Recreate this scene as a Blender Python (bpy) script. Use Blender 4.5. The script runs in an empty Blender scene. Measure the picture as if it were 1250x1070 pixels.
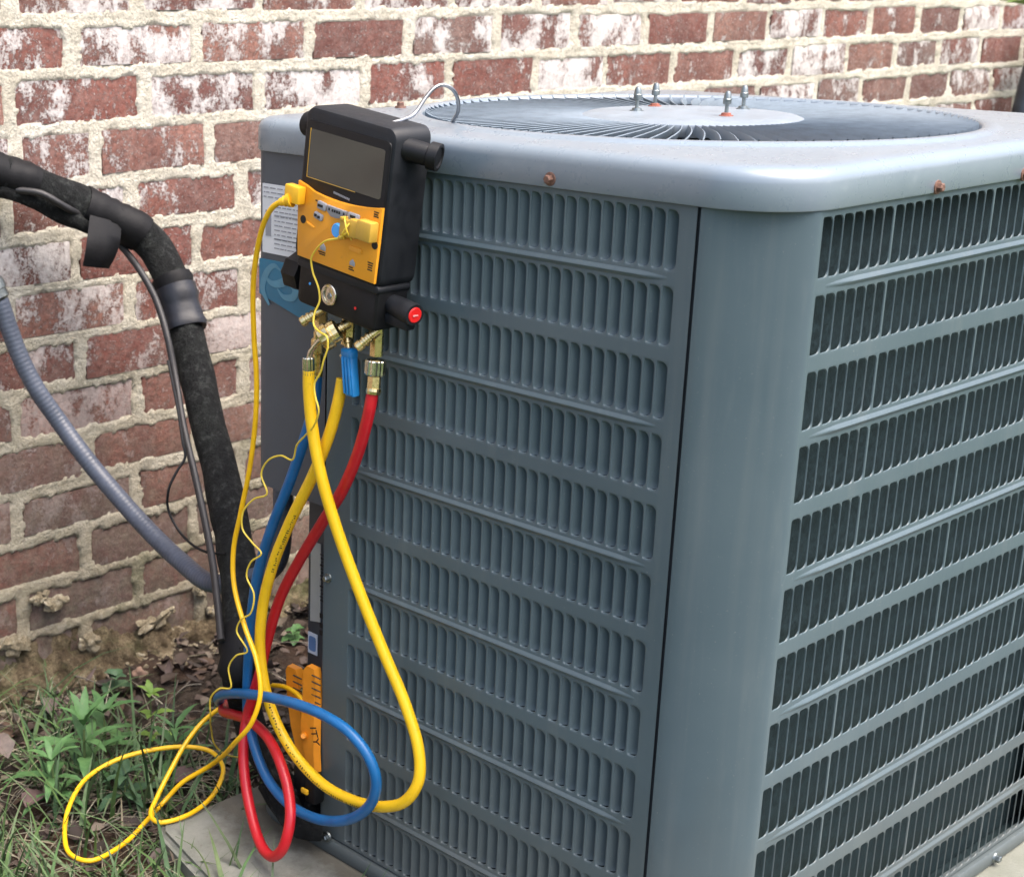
import bpy, bmesh, math, random
import numpy as np
from mathutils import Vector, Matrix, noise
from mathutils.geometry import tessellate_polygon

random.seed(7)
SC = bpy.context.scene
COL = SC.collection
R = math.radians

# ---------------------------------------------------------------- camera, sky, sun, exposure
cd = bpy.data.cameras.new('camera')
cam = bpy.data.objects.new('camera', cd)
COL.objects.link(cam)
cam.matrix_world = Matrix(((0.757245, 0.194389, -0.623533, -1.215184),
                           (-0.653121, 0.230767, -0.721235, -2.045264),
                           (0.003691, 0.953394, 0.301707, 1.003194),
                           (0, 0, 0, 1)))
cd.sensor_fit = 'HORIZONTAL'
cd.sensor_width = 36.0
cd.lens = 1957.70 / 1250 * 36
cd.shift_x = 283.45 / 1250
cd.shift_y = 51.14 / 1250
cd.clip_start = 0.05
cd.clip_end = 400
cd.dof.use_dof = True
cd.dof.focus_distance = 1.72
cd.dof.aperture_fstop = 13.0
SC.camera = cam

world = bpy.data.worlds.new('World')
SC.world = world
world.use_nodes = True
wn = world.node_tree
sky = wn.nodes.new('ShaderNodeTexSky')
sky.sky_type = 'NISHITA'
sky.sun_disc = False
sky.sun_elevation = R(64)
sky.sun_rotation = R(164)
sky.air_density = 0.8
sky.dust_density = 6.0
sky.ozone_density = 1.0
bg = wn.nodes['Background']
wn.links.new(sky.outputs[0], bg.inputs[0])
bg.inputs[1].default_value = 0.15

sd = bpy.data.lights.new('sun', 'SUN')
sd.energy = 1.05
sd.angle = R(65)
sd.color = (1.0, 0.97, 0.92)
sun = bpy.data.objects.new('sun', sd)
COL.objects.link(sun)
sun.location = (3, -4, 6)
sun.rotation_euler = Vector((0.12, -0.42, 0.90)).to_track_quat('Z', 'Y').to_euler()

SC.view_settings.view_transform = 'Standard'
SC.view_settings.look = 'None'
SC.view_settings.exposure = 1.70
SC.view_settings.gamma = 1.0
SC.view_settings.use_curve_mapping = False

# ---------------------------------------------------------------- helpers
WORLD = {}

def link(name, data, parent=None, loc=None):
    o = bpy.data.objects.new(name, data)
    COL.objects.link(o)
    if loc is not None:
        o.location = loc
    if parent is not None:
        o.parent = parent
        o.matrix_parent_inverse = WORLD[parent.name].inverted()
    WORLD[o.name] = Matrix.Translation(o.location)
    return o

def tag(o, label=None, cat=None, group=None, kind=None):
    if label: o['label'] = label
    if cat: o['category'] = cat
    if group: o['group'] = group
    if kind: o['kind'] = kind
    return o

def thing(name, loc, label, cat, group=None):
    return tag(link(name, None, None, loc), label, cat, group)

def me(name, v, f, mat, smooth=True, sharp=None):
    m = bpy.data.meshes.new(name)
    m.from_pydata([tuple(p) for p in v], [], [tuple(q) for q in f])
    if mat is not None: m.materials.append(mat)
    if smooth:
        m.shade_smooth()
        if sharp: m.set_sharp_from_angle(angle=R(sharp))
    m.update()
    return m

def part(name, geo, mat, parent=None, smooth=True, sharp=35, label=None):
    o = link(name, me(name, geo[0], geo[1], mat, smooth, sharp), parent)
    if label: o['label'] = label
    return o

def join(*gs):
    v, f = [], []
    for g in gs:
        n = len(v)
        v += list(g[0]); f += [tuple(i + n for i in q) for q in g[1]]
    return v, f

def frame(d):
    d = Vector(d).normalized()
    a = Vector((0, 0, 1)) if abs(d.z) < 0.9 else Vector((1, 0, 0))
    x = d.cross(a).normalized()
    return d, x, d.cross(x).normalized()

def turn(p0, p1, prof, segs=20, knurl=0.0):
    """lathe a profile of (t, radius), t in metres from p0 towards p1 (or 0..1 if every t<=1 and p1 given as unit)"""
    p0, p1 = Vector(p0), Vector(p1)
    L = (p1 - p0).length
    d, x, y = frame(p1 - p0)
    v, f = [], []
    for t, r in prof:
        for k in range(segs):
            a = 2 * math.pi * k / segs
            rr = r * (1 - knurl * (k % 2)) if r > 1e-6 else 1e-6
            v.append(p0 + d * (t * L) + (x * math.cos(a) + y * math.sin(a)) * rr)
    n = len(prof)
    for i in range(n - 1):
        for k in range(segs):
            k2 = (k + 1) % segs
            f.append((i * segs + k, i * segs + k2, (i + 1) * segs + k2, (i + 1) * segs + k))
    f.append(tuple(range(segs - 1, -1, -1)))
    f.append(tuple((n - 1) * segs + k for k in range(segs)))
    return v, f

def cyl(p0, p1, r, segs=18, bev=0.12):
    L = (Vector(p1) - Vector(p0)).length
    b = min(bev * r / L, 0.3)
    return turn(p0, p1, [(0, r * (1 - bev)), (b, r), (1 - b, r), (1, r * (1 - bev))], segs)

def spline(P, step=0.01, extra=None):
    """centripetal Catmull-Rom through points (any dimension), resampled to even steps"""
    P = [np.array(p, float) for p in P]
    P = [2 * P[0] - P[1]] + P + [2 * P[-1] - P[-2]]
    out = []
    for i in range(1, len(P) - 2):
        p0, p1, p2, p3 = P[i - 1:i + 3]
        t0 = 0.0
        t1 = t0 + max(np.linalg.norm((p1 - p0)[:3]), 1e-5) ** .5
        t2 = t1 + max(np.linalg.norm((p2 - p1)[:3]), 1e-5) ** .5
        t3 = t2 + max(np.linalg.norm((p3 - p2)[:3]), 1e-5) ** .5
        n = max(2, int(np.linalg.norm((p2 - p1)[:3]) / step))
        for k in range(n):
            t = t1 + (t2 - t1) * k / n
            A1 = (t1 - t) / (t1 - t0) * p0 + (t - t0) / (t1 - t0) * p1
            A2 = (t2 - t) / (t2 - t1) * p1 + (t - t1) / (t2 - t1) * p2
            A3 = (t3 - t) / (t3 - t2) * p2 + (t - t2) / (t3 - t2) * p3
            B1 = (t2 - t) / (t2 - t0) * A1 + (t - t0) / (t2 - t0) * A2
            B2 = (t3 - t) / (t3 - t1) * A2 + (t - t1) / (t3 - t1) * A3
            out.append((t2 - t) / (t2 - t1) * B1 + (t - t1) / (t2 - t1) * B2)
    out.append(P[-2])
    return out

def sweep(C, rad, segs=12, cap=True, wob=0.0, ridge=None):
    C = [Vector(c[:3]) for c in C]
    n = len(C)
    T = [(C[min(i + 1, n - 1)] - C[max(i - 1, 0)]).normalized() for i in range(n)]
    _, x, _ = frame(T[0])
    v, f = [], []
    for i in range(n):
        x = (x - T[i] * x.dot(T[i])).normalized()
        y = T[i].cross(x)
        r = rad(i / (n - 1)) if callable(rad) else rad
        if ridge: r *= 1 + ridge * math.sin(i * math.pi / 2)
        for k in range(segs):
            a = 2 * math.pi * k / segs
            q = r
            if wob:
                q = r * (1 + wob * noise.noise(C[i] * 22 + Vector((math.cos(a), math.sin(a), 0)) * 0.9))
            v.append(C[i] + (x * math.cos(a) + y * math.sin(a)) * q)
    for i in range(n - 1):
        for k in range(segs):
            k2 = (k + 1) % segs
            f.append((i * segs + k, i * segs + k2, (i + 1) * segs + k2, (i + 1) * segs + k))
    if cap:
        f.append(tuple(range(segs - 1, -1, -1)))
        f.append(tuple((n - 1) * segs + k for k in range(segs)))
    return v, f

def tube(P, r, segs=12, step=0.01, **kw):
    return sweep(spline(P, step), r, segs, **kw)

def from_bm(bm):
    bm.verts.ensure_lookup_table()
    for i, vv in enumerate(bm.verts): vv.index = i
    g = [vv.co.copy() for vv in bm.verts], [tuple(x.index for x in q.verts) for q in bm.faces]
    bm.free()
    return g

def box(c, s, bev=0.0, M=None, segs=2):
    bm = bmesh.new()
    bmesh.ops.create_cube(bm, size=1.0)
    for vv in bm.verts:
        vv.co = Vector((vv.co.x * s[0], vv.co.y * s[1], vv.co.z * s[2]))
    if bev:
        bmesh.ops.bevel(bm, geom=bm.edges[:], offset=bev, segments=segs, affect='EDGES', profile=0.5)
    for vv in bm.verts:
        vv.co = (M @ vv.co if M else vv.co) + Vector(c)
    return from_bm(bm)

def prism(poly, depth, org, ex, ey, en, bev=0.0):
    """polygon in the plane (ex, ey) at org, extruded by depth along en; front rim bevelled"""
    org, ex, ey, en = map(Vector, (org, ex, ey, en))
    n = len(poly)
    cx = sum(p[0] for p in poly) / n; cy = sum(p[1] for p in poly) / n
    def ring(sh, h):
        out = []
        for px, py in poly:
            d = Vector((px - cx, py - cy)); L = d.length
            d = d * ((L - sh) / L) if L > sh else d
            out.append(org + ex * (cx + d.x) + ey * (cy + d.y) + en * h)
        return out
    rings = [ring(0, 0)]
    if bev: rings += [ring(0, depth - bev), ring(bev * .3, depth - bev * .3), ring(bev, depth)]
    else: rings += [ring(0, depth)]
    v = [p for r_ in rings for p in r_]
    f = []
    for i in range(len(rings) - 1):
        for k in range(n):
            k2 = (k + 1) % n
            f.append((i * n + k, i * n + k2, (i + 1) * n + k2, (i + 1) * n + k))
    f.append(tuple(range(n - 1, -1, -1)))
    f.append(tuple((len(rings) - 1) * n + k for k in range(n)))
    return v, f

def rrect(x0, y0, x1, y1, r, n=4):
    out = []
    for cx, cy, a0 in ((x1 - r, y1 - r, 0), (x0 + r, y1 - r, 90), (x0 + r, y0 + r, 180), (x1 - r, y0 + r, 270)):
        for k in range(n + 1):
            a = R(a0 + 90 * k / n)
            out.append((cx + r * math.cos(a), cy + r * math.sin(a)))
    return out

def nz(x, y, z=0.0, s=1.0):
    return noise.noise(Vector((x * s, y * s, z * s)))

# ---------------------------------------------------------------- materials
class NT:
    def __init__(self, name):
        self.m = bpy.data.materials.new(name); self.m.use_nodes = True
        self.t = self.m.node_tree; self.b = self.t.nodes['Principled BSDF']
        self.geo = None
    def n(self, typ, **kw):
        nd = self.t.nodes.new(typ)
        for k, v in kw.items():
            if hasattr(nd, k): setattr(nd, k, v)
            else: nd.inputs[k.replace('_', ' ')].default_value = v
        return nd
    def l(self, a, b): self.t.links.new(a, b)
    def pos(self):
        if self.geo is None: self.geo = self.n('ShaderNodeNewGeometry').outputs['Position']
        return self.geo
    def noise(self, scale, detail=4, rough=.6, vec=None, stretch=None):
        nd = self.n('ShaderNodeTexNoise'); nd.inputs['Scale'].default_value = scale
        nd.inputs['Detail'].default_value = detail; nd.inputs['Roughness'].default_value = rough
        v = vec or self.pos()
        if stretch:
            mp = self.n('ShaderNodeMapping'); mp.inputs['Scale'].default_value = stretch
            self.l(v, mp.inputs[0]); v = mp.outputs[0]
        self.l(v, nd.inputs['Vector'])
        return nd.outputs['Fac']
    def ramp(self, fac, stops):
        nd = self.n('ShaderNodeValToRGB')
        e = nd.color_ramp.elements
        while len(e) < len(stops): e.new(0.5)
        for i, (p, c) in enumerate(stops):
            e[i].position = p
            e[i].color = (c, c, c, 1) if not hasattr(c, '__len__') else (*c, 1)
        self.l(fac, nd.inputs[0])
        return nd.outputs[0]
    def mix(self, fac, a, b, mode='MIX'):
        nd = self.n('ShaderNodeMix'); nd.data_type = 'RGBA'; nd.blend_type = mode
        for s, v in ((0, fac), (6, a), (7, b)):
            if hasattr(v, 'is_linked') or isinstance(v, bpy.types.NodeSocket): self.l(v, nd.inputs[s])
            elif hasattr(v, '__len__'): nd.inputs[s].default_value = (*v, 1)
            else: nd.inputs[s].default_value = v
        return nd.outputs[2]
    def math(self, op, a, b=0.0):
        nd = self.n('ShaderNodeMath'); nd.operation = op
        for i, v in enumerate((a, b)):
            if isinstance(v, bpy.types.NodeSocket): self.l(v, nd.inputs[i])
            else: nd.inputs[i].default_value = v
        return nd.outputs[0]
    def col(self, c):
        if isinstance(c, bpy.types.NodeSocket): self.l(c, self.b.inputs['Base Color'])
        else: self.b.inputs['Base Color'].default_value = (*c, 1)
    def rough(self, r):
        if isinstance(r, bpy.types.NodeSocket): self.l(r, self.b.inputs['Roughness'])
        else: self.b.inputs['Roughness'].default_value = r
    def bump(self, h, strength=.3, dist=.002):
        nd = self.n('ShaderNodeBump'); nd.inputs['Strength'].default_value = strength
        nd.inputs['Distance'].default_value = dist
        self.l(h, nd.inputs['Height']); self.l(nd.outputs[0], self.b.inputs['Normal'])
    def set(self, **kw):
        for k, v in kw.items(): self.b.inputs[k.replace('_', ' ')].default_value = v
        return self

def simple(name, c, rough=.5, metal=0.0, var=.12, scale=60, bump=0.0, bscale=300, spec=.5, dirt=0.0):
    t = NT(name)
    n1 = t.noise(scale, 5)
    lo = tuple(x * (1 - var) for x in c); hi = tuple(min(1, x * (1 + var)) for x in c)
    cc = t.ramp(n1, [(.3, lo), (.7, hi)])
    if dirt:
        cc = t.mix(t.ramp(t.noise(150, 6, .8), [(.60, 0.0), (.72, dirt)]), cc, (.06, .05, .035))
        cc = t.mix(t.ramp(t.noise(20, 5, .7), [(.55, 0.0), (.75, dirt * .6)]), cc, tuple(x * .45 for x in c))
    t.col(cc)
    t.rough(t.ramp(n1, [(.3, max(0, rough - .08)), (.7, min(1, rough + .08))]))
    t.set(Metallic=metal, Specular_IOR_Level=spec)
    if bump: t.bump(t.noise(bscale, 3), bump, .001)
    return t.m

def paint_mat():
    t = NT('grey_blue_paint')
    a = t.noise(6, 5, .6)
    b = t.noise(30, 6, .7, stretch=(1, 1, .15))
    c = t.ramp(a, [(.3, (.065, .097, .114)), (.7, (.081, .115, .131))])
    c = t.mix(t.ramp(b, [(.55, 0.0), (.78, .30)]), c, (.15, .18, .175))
    s = t.noise(420, 2)
    c = t.mix(t.ramp(s, [(.70, 0.0), (.76, .35)]), c, (.30, .30, .28))
    sepz = t.n('ShaderNodeSeparateXYZ'); t.l(t.pos(), sepz.inputs[0])
    lz = t.n('ShaderNodeMapRange'); t.l(t.math('ADD', sepz.outputs['Z'], t.math('MULTIPLY', t.noise(11, 6, .7, stretch=(1, 1, .4)), -.30)), lz.inputs[0])
    lz.inputs[1].default_value = -.16; lz.inputs[2].default_value = .10; lz.inputs[3].default_value = .45; lz.inputs[4].default_value = 0.0
    c = t.mix(lz.outputs[0], c, (.085, .082, .068))
    run = t.noise(16, 5, .6, stretch=(1, 1, .045))
    c = t.mix(t.ramp(run, [(.60, 0.0), (.74, .30)]), c, (.155, .175, .175))
    t.col(c)
    t.rough(t.ramp(b, [(.3, .36), (.8, .56)]))
    t.set(Specular_IOR_Level=.5)
    t.bump(t.noise(900, 2), .06, .0005)
    return t.m

def cap_mat():
    t = NT('grey_cap_paint')
    a = t.noise(9, 6, .65)
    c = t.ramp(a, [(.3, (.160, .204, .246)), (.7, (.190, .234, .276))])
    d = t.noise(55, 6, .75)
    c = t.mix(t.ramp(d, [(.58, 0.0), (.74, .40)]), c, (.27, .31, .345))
    s = t.noise(240, 3)
    c = t.mix(t.ramp(s, [(.76, 0.0), (.82, .15)]), c, (.10, .10, .10))
    t.col(c)
    t.rough(t.ramp(d, [(.3, .24), (.75, .38)])); t.set(Coat_Weight=.6, Coat_Roughness=.26, Specular_IOR_Level=.6)
    t.bump(t.noise(700, 2), .05, .0005)
    return t.m

def brick_mat():
    t = NT('old_red_brick')
    oi = t.n('ShaderNodeObjectInfo')
    rnd = oi.outputs['Random']
    off = t.n('ShaderNodeVectorMath'); off.operation = 'MULTIPLY_ADD'
    cmb = t.n('ShaderNodeCombineXYZ'); t.l(rnd, cmb.inputs[0]); t.l(rnd, cmb.inputs[2])
    t.l(cmb.outputs[0], off.inputs[0]); off.inputs[1].default_value = (37, 0, 91); t.l(t.pos(), off.inputs[2])
    v = off.outputs[0]
    base = t.ramp(rnd, [(.0, (.175, .062, .050)), (.12, (.245, .098, .074)), (.24, (.130, .050, .046)), (.36, (.30, .145, .108)),
                        (.48, (.195, .068, .054)), (.60, (.155, .108, .098)), (.70, (.30, .170, .130)), (.82, (.165, .056, .048)), (.92, (.22, .105, .080)), (1.0, (.20, .140, .122))])
    # flashed bands across the brick
    band = t.noise(9, 3, .5, vec=v, stretch=(1.4, 1, .35))
    c = t.mix(t.ramp(band, [(.44, 0.0), (.60, .75)]), base, (.130, .058, .050))
    fine = t.noise(130, 6, .7, vec=v)
    c = t.mix(t.ramp(fine, [(.38, .70), (.58, 0.0)]), c, (.085, .037, .030))
    pale = t.noise(60, 5, .7, vec=v)
    c = t.mix(t.ramp(pale, [(.55, 0.0), (.75, .5)]), c, (.42, .24, .19))
    c = t.mix(t.ramp(t.noise(38, 6, .8, vec=v), [(.44, 0.0), (.74, .22)]), c, (.46, .40, .36))
    # smeared mortar and whitewash: broad patches broken up by brush streaks and pits
    wv = t.math('ADD', rnd, 0)
    big = t.noise(17, 4, .6, vec=v, stretch=(1, 1, .75))
    st = t.noise(75, 6, .85, vec=v, stretch=(1.15, 1, .8))
    gr_ = t.noise(230, 5, .8, vec=v)
    w = t.math('ADD', t.math('MULTIPLY', big, 1.15), t.math('ADD', t.math('MULTIPLY', st, .62), t.math('MULTIPLY', gr_, .55)))
    thr = t.n('ShaderNodeMapRange'); t.l(t.math('FRACT', t.math('MULTIPLY', rnd, 7.31)), thr.inputs[0])
    thr.inputs[3].default_value = 1.34; thr.inputs[4].default_value = 1.04
    d = t.math('SUBTRACT', w, thr.outputs[0])
    m = t.ramp(d, [(.0, 0.0), (.03, .60), (.14, .86)])
    sp = t.noise(190, 5, .75, vec=v)
    m = t.math('MAXIMUM', m, t.ramp(sp, [(.57, 0.0), (.65, .72)]))
    sepz = t.n('ShaderNodeSeparateXYZ'); t.l(t.pos(), sepz.inputs[0])
    mr = t.n('ShaderNodeMapRange'); t.l(sepz.outputs['Z'], mr.inputs[0])
    mr.inputs[1].default_value = .25; mr.inputs[2].default_value = .62; mr.inputs[3].default_value = .25; mr.inputs[4].default_value = 1.0
    m = t.math('MULTIPLY', m, mr.outputs[0])
    c = t.mix(m, c, t.ramp(st, [(.3, (.46, .41, .39)), (.65, (.68, .66, .64))]))
    # splash dirt near the soil
    dn = t.noise(14, 6, .7)
    lo = t.n('ShaderNodeMapRange'); t.l(t.math('ADD', sepz.outputs['Z'], t.math('MULTIPLY', dn, -.42)), lo.inputs[0])
    lo.inputs[1].default_value = -.26; lo.inputs[2].default_value = .27; lo.inputs[3].default_value = .90; lo.inputs[4].default_value = 0.0
    c = t.mix(t.math('MULTIPLY', lo.outputs[0], t.ramp(t.noise(30, 6, .75), [(.36, .35), (.60, 1.0)])), c, t.ramp(t.noise(45, 6, .75), [(.3, (.068, .056, .042)), (.5, (.125, .105, .078)), (.7, (.22, .19, .14))]))
    t.col(c); t.rough(.9); t.set(Specular_IOR_Level=.25)
    hh = t.math('ADD', t.math('MULTIPLY', fine, .7), t.math('MULTIPLY', m, .8))
    hh = t.math('ADD', hh, t.math('MULTIPLY', t.noise(28, 4, .6, vec=v), .8))
    t.bump(hh, .8, .004)
    return t.m

def mortar_mat():
    t = NT('lime_mortar')
    a = t.noise(16, 6, .65)
    c = t.ramp(a, [(.28, (.59, .535, .425)), (.5, (.755, .705, .585)), (.72, (.86, .825, .73))])
    f = t.noise(170, 6, .8)
    c = t.mix(t.ramp(f, [(.36, .70), (.50, 0.0)]), c, (.33, .29, .225))
    g = t.noise(420, 3, .8)
    c = t.mix(t.ramp(g, [(.66, 0.0), (.72, .8)]), c, (.16, .12, .08))
    sepz = t.n('ShaderNodeSeparateXYZ'); t.l(t.pos(), sepz.inputs[0])
    dn = t.noise(9, 6, .7)
    lo = t.n('ShaderNodeMapRange'); t.l(t.math('ADD', sepz.outputs['Z'], t.math('MULTIPLY', dn, -.5)), lo.inputs[0])
    lo.inputs[1].default_value = -.34; lo.inputs[2].default_value = .44; lo.inputs[3].default_value = .90; lo.inputs[4].default_value = 0.0
    c = t.mix(lo.outputs[0], c, t.ramp(t.noise(60, 6, .75), [(.3, (.17, .135, .085)), (.5, (.35, .295, .195)), (.70, (.52, .46, .34))]))
    al = t.noise(7, 5, .7)
    am = t.math('MULTIPLY', t.ramp(al, [(.48, 0.0), (.64, .6)]), lo.outputs[0])
    c = t.mix(am, c, (.085, .105, .045))
    t.col(c); t.rough(.95); t.set(Specular_IOR_Level=.2)
    t.bump(t.math('ADD', t.noise(240, 6, .8), t.math('MULTIPLY', t.noise(60, 5, .7), 1.5)), 1.0, .006)
    return t.m

def soil_mat():
    t = NT('soil_and_lawn')
    a = t.noise(22, 8, .75)
    c = t.ramp(a, [(.3, (.018, .013, .010)), (.5, (.052, .038, .028)), (.66, (.105, .080, .058)), (.8, (.17, .135, .10))])
    b = t.noise(120, 6, .8)
    c = t.mix(t.ramp(b, [(.52, 0.0), (.62, .7)]), c, (.13, .105, .082))
    r_ = t.noise(5, 3, .5)
    c = t.mix(t.ramp(r_, [(.5, 0.0), (.68, .5)]), c, (.15, .075, .045))
    # open lawn beyond the bed
    sp = t.n('ShaderNodeSeparateXYZ'); t.l(t.pos(), sp.inputs[0])
    wob = t.math('MULTIPLY', t.noise(2.5, 4), .8)
    far = t.math('MAXIMUM', t.math('SUBTRACT', t.math('MULTIPLY', sp.outputs['Y'], -1.0), 1.15),
                 t.math('MAXIMUM', t.math('SUBTRACT', sp.outputs['X'], .85), t.math('SUBTRACT', t.math('MULTIPLY', sp.outputs['X'], -1.0), .8)))
    fm = t.ramp(t.math('SUBTRACT', far, wob), [(.0, 0.0), (.3, 1.0)])
    lawn = t.ramp(t.noise(40, 6, .7), [(.3, (.060, .105, .032)), (.7, (.125, .175, .065))])
    c = t.mix(fm, c, lawn)
    t.col(c); t.rough(.95); t.set(Specular_IOR_Level=.2)
    t.bump(t.math('ADD', t.noise(90, 6, .8), t.noise(260, 4, .8)), 1.0, .01)
    return t.m

def concrete_mat():
    t = NT('weathered_concrete')
    a = t.noise(9, 7, .65)
    c = t.ramp(a, [(.3, (.155, .165, .135)), (.5, (.215, .22, .19)), (.72, (.285, .285, .25))])
    b = t.noise(300, 4, .8)
    c = t.mix(t.ramp(b, [(.3, .5), (.45, 0.0)]), c, (.13, .125, .11))
    g = t.noise(3.2, 5, .6)
    c = t.mix(t.ramp(g, [(.44, 0.0), (.62, .6)]), c, (.135, .14, .105))
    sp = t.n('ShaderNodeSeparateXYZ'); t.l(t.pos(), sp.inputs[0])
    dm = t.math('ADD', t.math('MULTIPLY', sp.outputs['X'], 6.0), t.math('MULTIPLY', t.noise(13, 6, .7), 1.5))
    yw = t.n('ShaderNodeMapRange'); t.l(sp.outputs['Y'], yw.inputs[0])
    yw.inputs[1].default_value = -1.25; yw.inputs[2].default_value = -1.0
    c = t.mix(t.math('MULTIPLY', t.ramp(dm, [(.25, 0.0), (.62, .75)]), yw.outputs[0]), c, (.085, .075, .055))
    c = t.mix(t.ramp(t.noise(75, 5, .75), [(.62, 0.0), (.70, .7)]), c, (.12, .10, .075))
    t.col(c); t.rough(.9); t.set(Specular_IOR_Level=.3)
    t.bump(t.math('ADD', b, t.noise(60, 5)), .5, .002)
    return t.m

def foam_mat():
    t = NT('black_pipe_foam')
    a = t.noise(70, 6, .75)
    b = t.noise(14, 5, .7)
    c = t.ramp(a, [(.38, (.004, .0045, .005)), (.54, (.012, .013, .0135)), (.70, (.060, .066, .062))])
    c = t.mix(t.ramp(b, [(.5, 0.0), (.75, .35)]), c, (.035, .042, .036))
    t.col(c); t.rough(.85); t.set(Specular_IOR_Level=.25)
    t.bump(t.math('ADD', t.noise(210, 5, .8), t.noise(70, 5, .8)), 1.0, .006)
    return t.m

def attr_mat(name, rough=.6, trans=.0, rampname='tint', bump=0):
    t = NT(name)
    at = t.n('ShaderNodeAttribute'); at.attribute_name = rampname
    n1 = t.noise(80, 4)
    c = t.mix(t.ramp(n1, [(.35, .30), (.7, 0.0)]), at.outputs['Color'], (.02, .025, .01))
    t.col(c); t.rough(rough)
    t.set(Specular_IOR_Level=.3)
    if trans: t.set(Subsurface_Weight=0.0)
    if bump: t.bump(t.noise(150, 4), bump, .002)
    return t.m

def leaf_mat(name, lo, hi):
    t = NT(name)
    n1 = t.noise(55, 5)
    c = t.ramp(n1, [(.3, lo), (.7, hi)])
    oi = t.n('ShaderNodeObjectInfo')
    c = t.mix(t.math('MULTIPLY', oi.outputs['Random'], .35), c, tuple(x * .55 for x in lo))
    c = t.mix(t.ramp(t.noise(240, 4, .7), [(.62, 0.0), (.70, .5)]), c, (.20, .19, .08))
    t.col(c); t.rough(.55); t.set(Specular_IOR_Level=.35)
    t.bump(t.noise(180, 3), .3, .001)
    return t.m

M_PAINT = paint_mat()
M_CAP = cap_mat()
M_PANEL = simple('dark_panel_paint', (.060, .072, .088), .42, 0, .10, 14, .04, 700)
M_FIN = simple('grille_paint', (.150, .188, .222), .48, 0, .18, 40, 0, 300, .4)
M_HUB = simple('dusty_hub_paint', (.195, .232, .268), .38, 0, .10, 30, .05, 600, .5)
M_BRICK = brick_mat()
M_MORTAR = mortar_mat()
M_SOIL = soil_mat()
M_CONC = concrete_mat()
M_FOAM = foam_mat()
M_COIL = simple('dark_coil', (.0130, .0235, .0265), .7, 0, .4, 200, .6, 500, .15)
M_DARK = simple('dark_recess_metal', (.030, .036, .044), .5, 0, .2, 40)
M_BLACK = simple('black_moulded_plastic', (.0055, .0058, .0070), .5, 0, .25, 80, .1, 600, .3)
M_BODY = simple('charcoal_rubber', (.0095, .0112, .0145), .55, 0, .2, 60, .12, 700, .35)
M_SCREEN = simple('unlit_lcd', (.066, .064, .054), .14, 0, .06, 12)
M_FACE = simple('orange_yellow_plastic', (.80, .33, .018), .42, 0, .05, 30, .03, 500, dirt=.25)
M_YPLUG = simple('yellow_plug', (.84, .46, .02), .40, 0, .08, 60)
M_TAN = simple('tan_plug', (.55, .33, .045), .45, 0, .12, 60)
M_YHOSE = simple('yellow_hose_rubber', (.82, .50, .012), .38, 0, .08, 40, .05, 500, dirt=.45)
M_RHOSE = simple('red_hose_rubber', (.48, .010, .018), .36, 0, .12, 40, .05, 500, dirt=.45)
M_BHOSE = simple('blue_hose_rubber', (.007, .110, .30), .36, 0, .14, 40, .05, 500, dirt=.45)
M_CABLE = simple('yellow_cable', (.86, .49, .007), .40, 0, .08, 60)
M_WIRE = simple('pale_yellow_wire', (.78, .58, .06), .42, 0, .1, 60)
M_BRASS = simple('worn_brass', (.78, .62, .31), .28, 1.0, .22, 120, .05, 600)
M_NICKEL = simple('nickel_plate', (.62, .58, .46), .22, 1.0, .15, 120)
M_STEEL = simple('bright_wire_steel', (.27, .28, .30), .33, 1.0, .08, 80)
M_ZINC = simple('zinc_steel', (.27, .30, .30), .42, 1.0, .18, 150)
M_RUST = simple('rusty_screw', (.17, .095, .070), .65, .35, .4, 400, .4, 900)
M_RUSTRED = simple('rust_washer', (.28, .095, .065), .8, .1, .35, 400)
M_BLUEPL = simple('blue_valve_plastic', (.012, .17, .42), .35, 0, .15, 80, .05, 400)
M_BLUEBTN = simple('blue_button', (.05, .33, .80), .35, 0, .05, 50)
M_GREYBTN = simple('grey_button', (.30, .31, .34), .5, 0, .08, 60)
M_INK = simple('black_print', (.008, .008, .008), .7, 0, .1, 60)
M_DIMINK = simple('grey_print', (.26, .27, .30), .6, 0, .1, 60)
M_PINKINK = simple('faded_print_on_red', (.72, .30, .30), .6, 0, .1, 60)
M_WHITE = simple('white_label_paper', (.62, .64, .67), .6, 0, .05, 20)
M_STICK = simple('silver_sticker', (.34, .36, .35), .45, 0, .1, 30)
M_LBLUE = simple('teal_brand_label', (.014, .135, .235), .38, 0, .12, 20)
M_SWIRL = simple('pale_swirl_print', (.075, .215, .31), .5, 0, .2, 40)
M_SQBLUE = simple('blue_sticker', (.10, .19, .38), .4, 0, .1, 40)
M_PALEB = simple('pale_sticker', (.50, .57, .66), .5, 0, .05, 40)
M_REDCAP = simple('red_cap', (.72, .018, .018), .4, 0, .06, 60)
M_TAPE = simple('black_vinyl_tape', (.0045, .0045, .0055), .62, 0, .3, 30, .7, 60, .22)
M_DUCT = simple('grey_duct_tape', (.013, .0145, .020), .45, 0, .35, 25, .5, 45, .35)
M_COPPER = simple('dull_line_pipe', (.022, .021, .022), .5, .2, .35, 60, .2, 200)
M_CONDUIT = simple('grey_conduit', (.060, .072, .100), .42, 0, .15, 40, .15, 300)
M_CLAMP = simple('amber_clamp_plastic', (.72, .26, .016), .42, 0, .1, 60)
M_TYRE = simple('black_rubber_hose', (.022, .028, .036), .35, 0, .3, 30)
M_WOOD = simple('dry_cone_scale', (.15, .115, .09), .8, 0, .45, 200, .4, 300)
M_STONE = simple('orange_pebble', (.23, .145, .10), .8, 0, .2, 90, .4, 200)
M_LUMP = M_MORTAR

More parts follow.
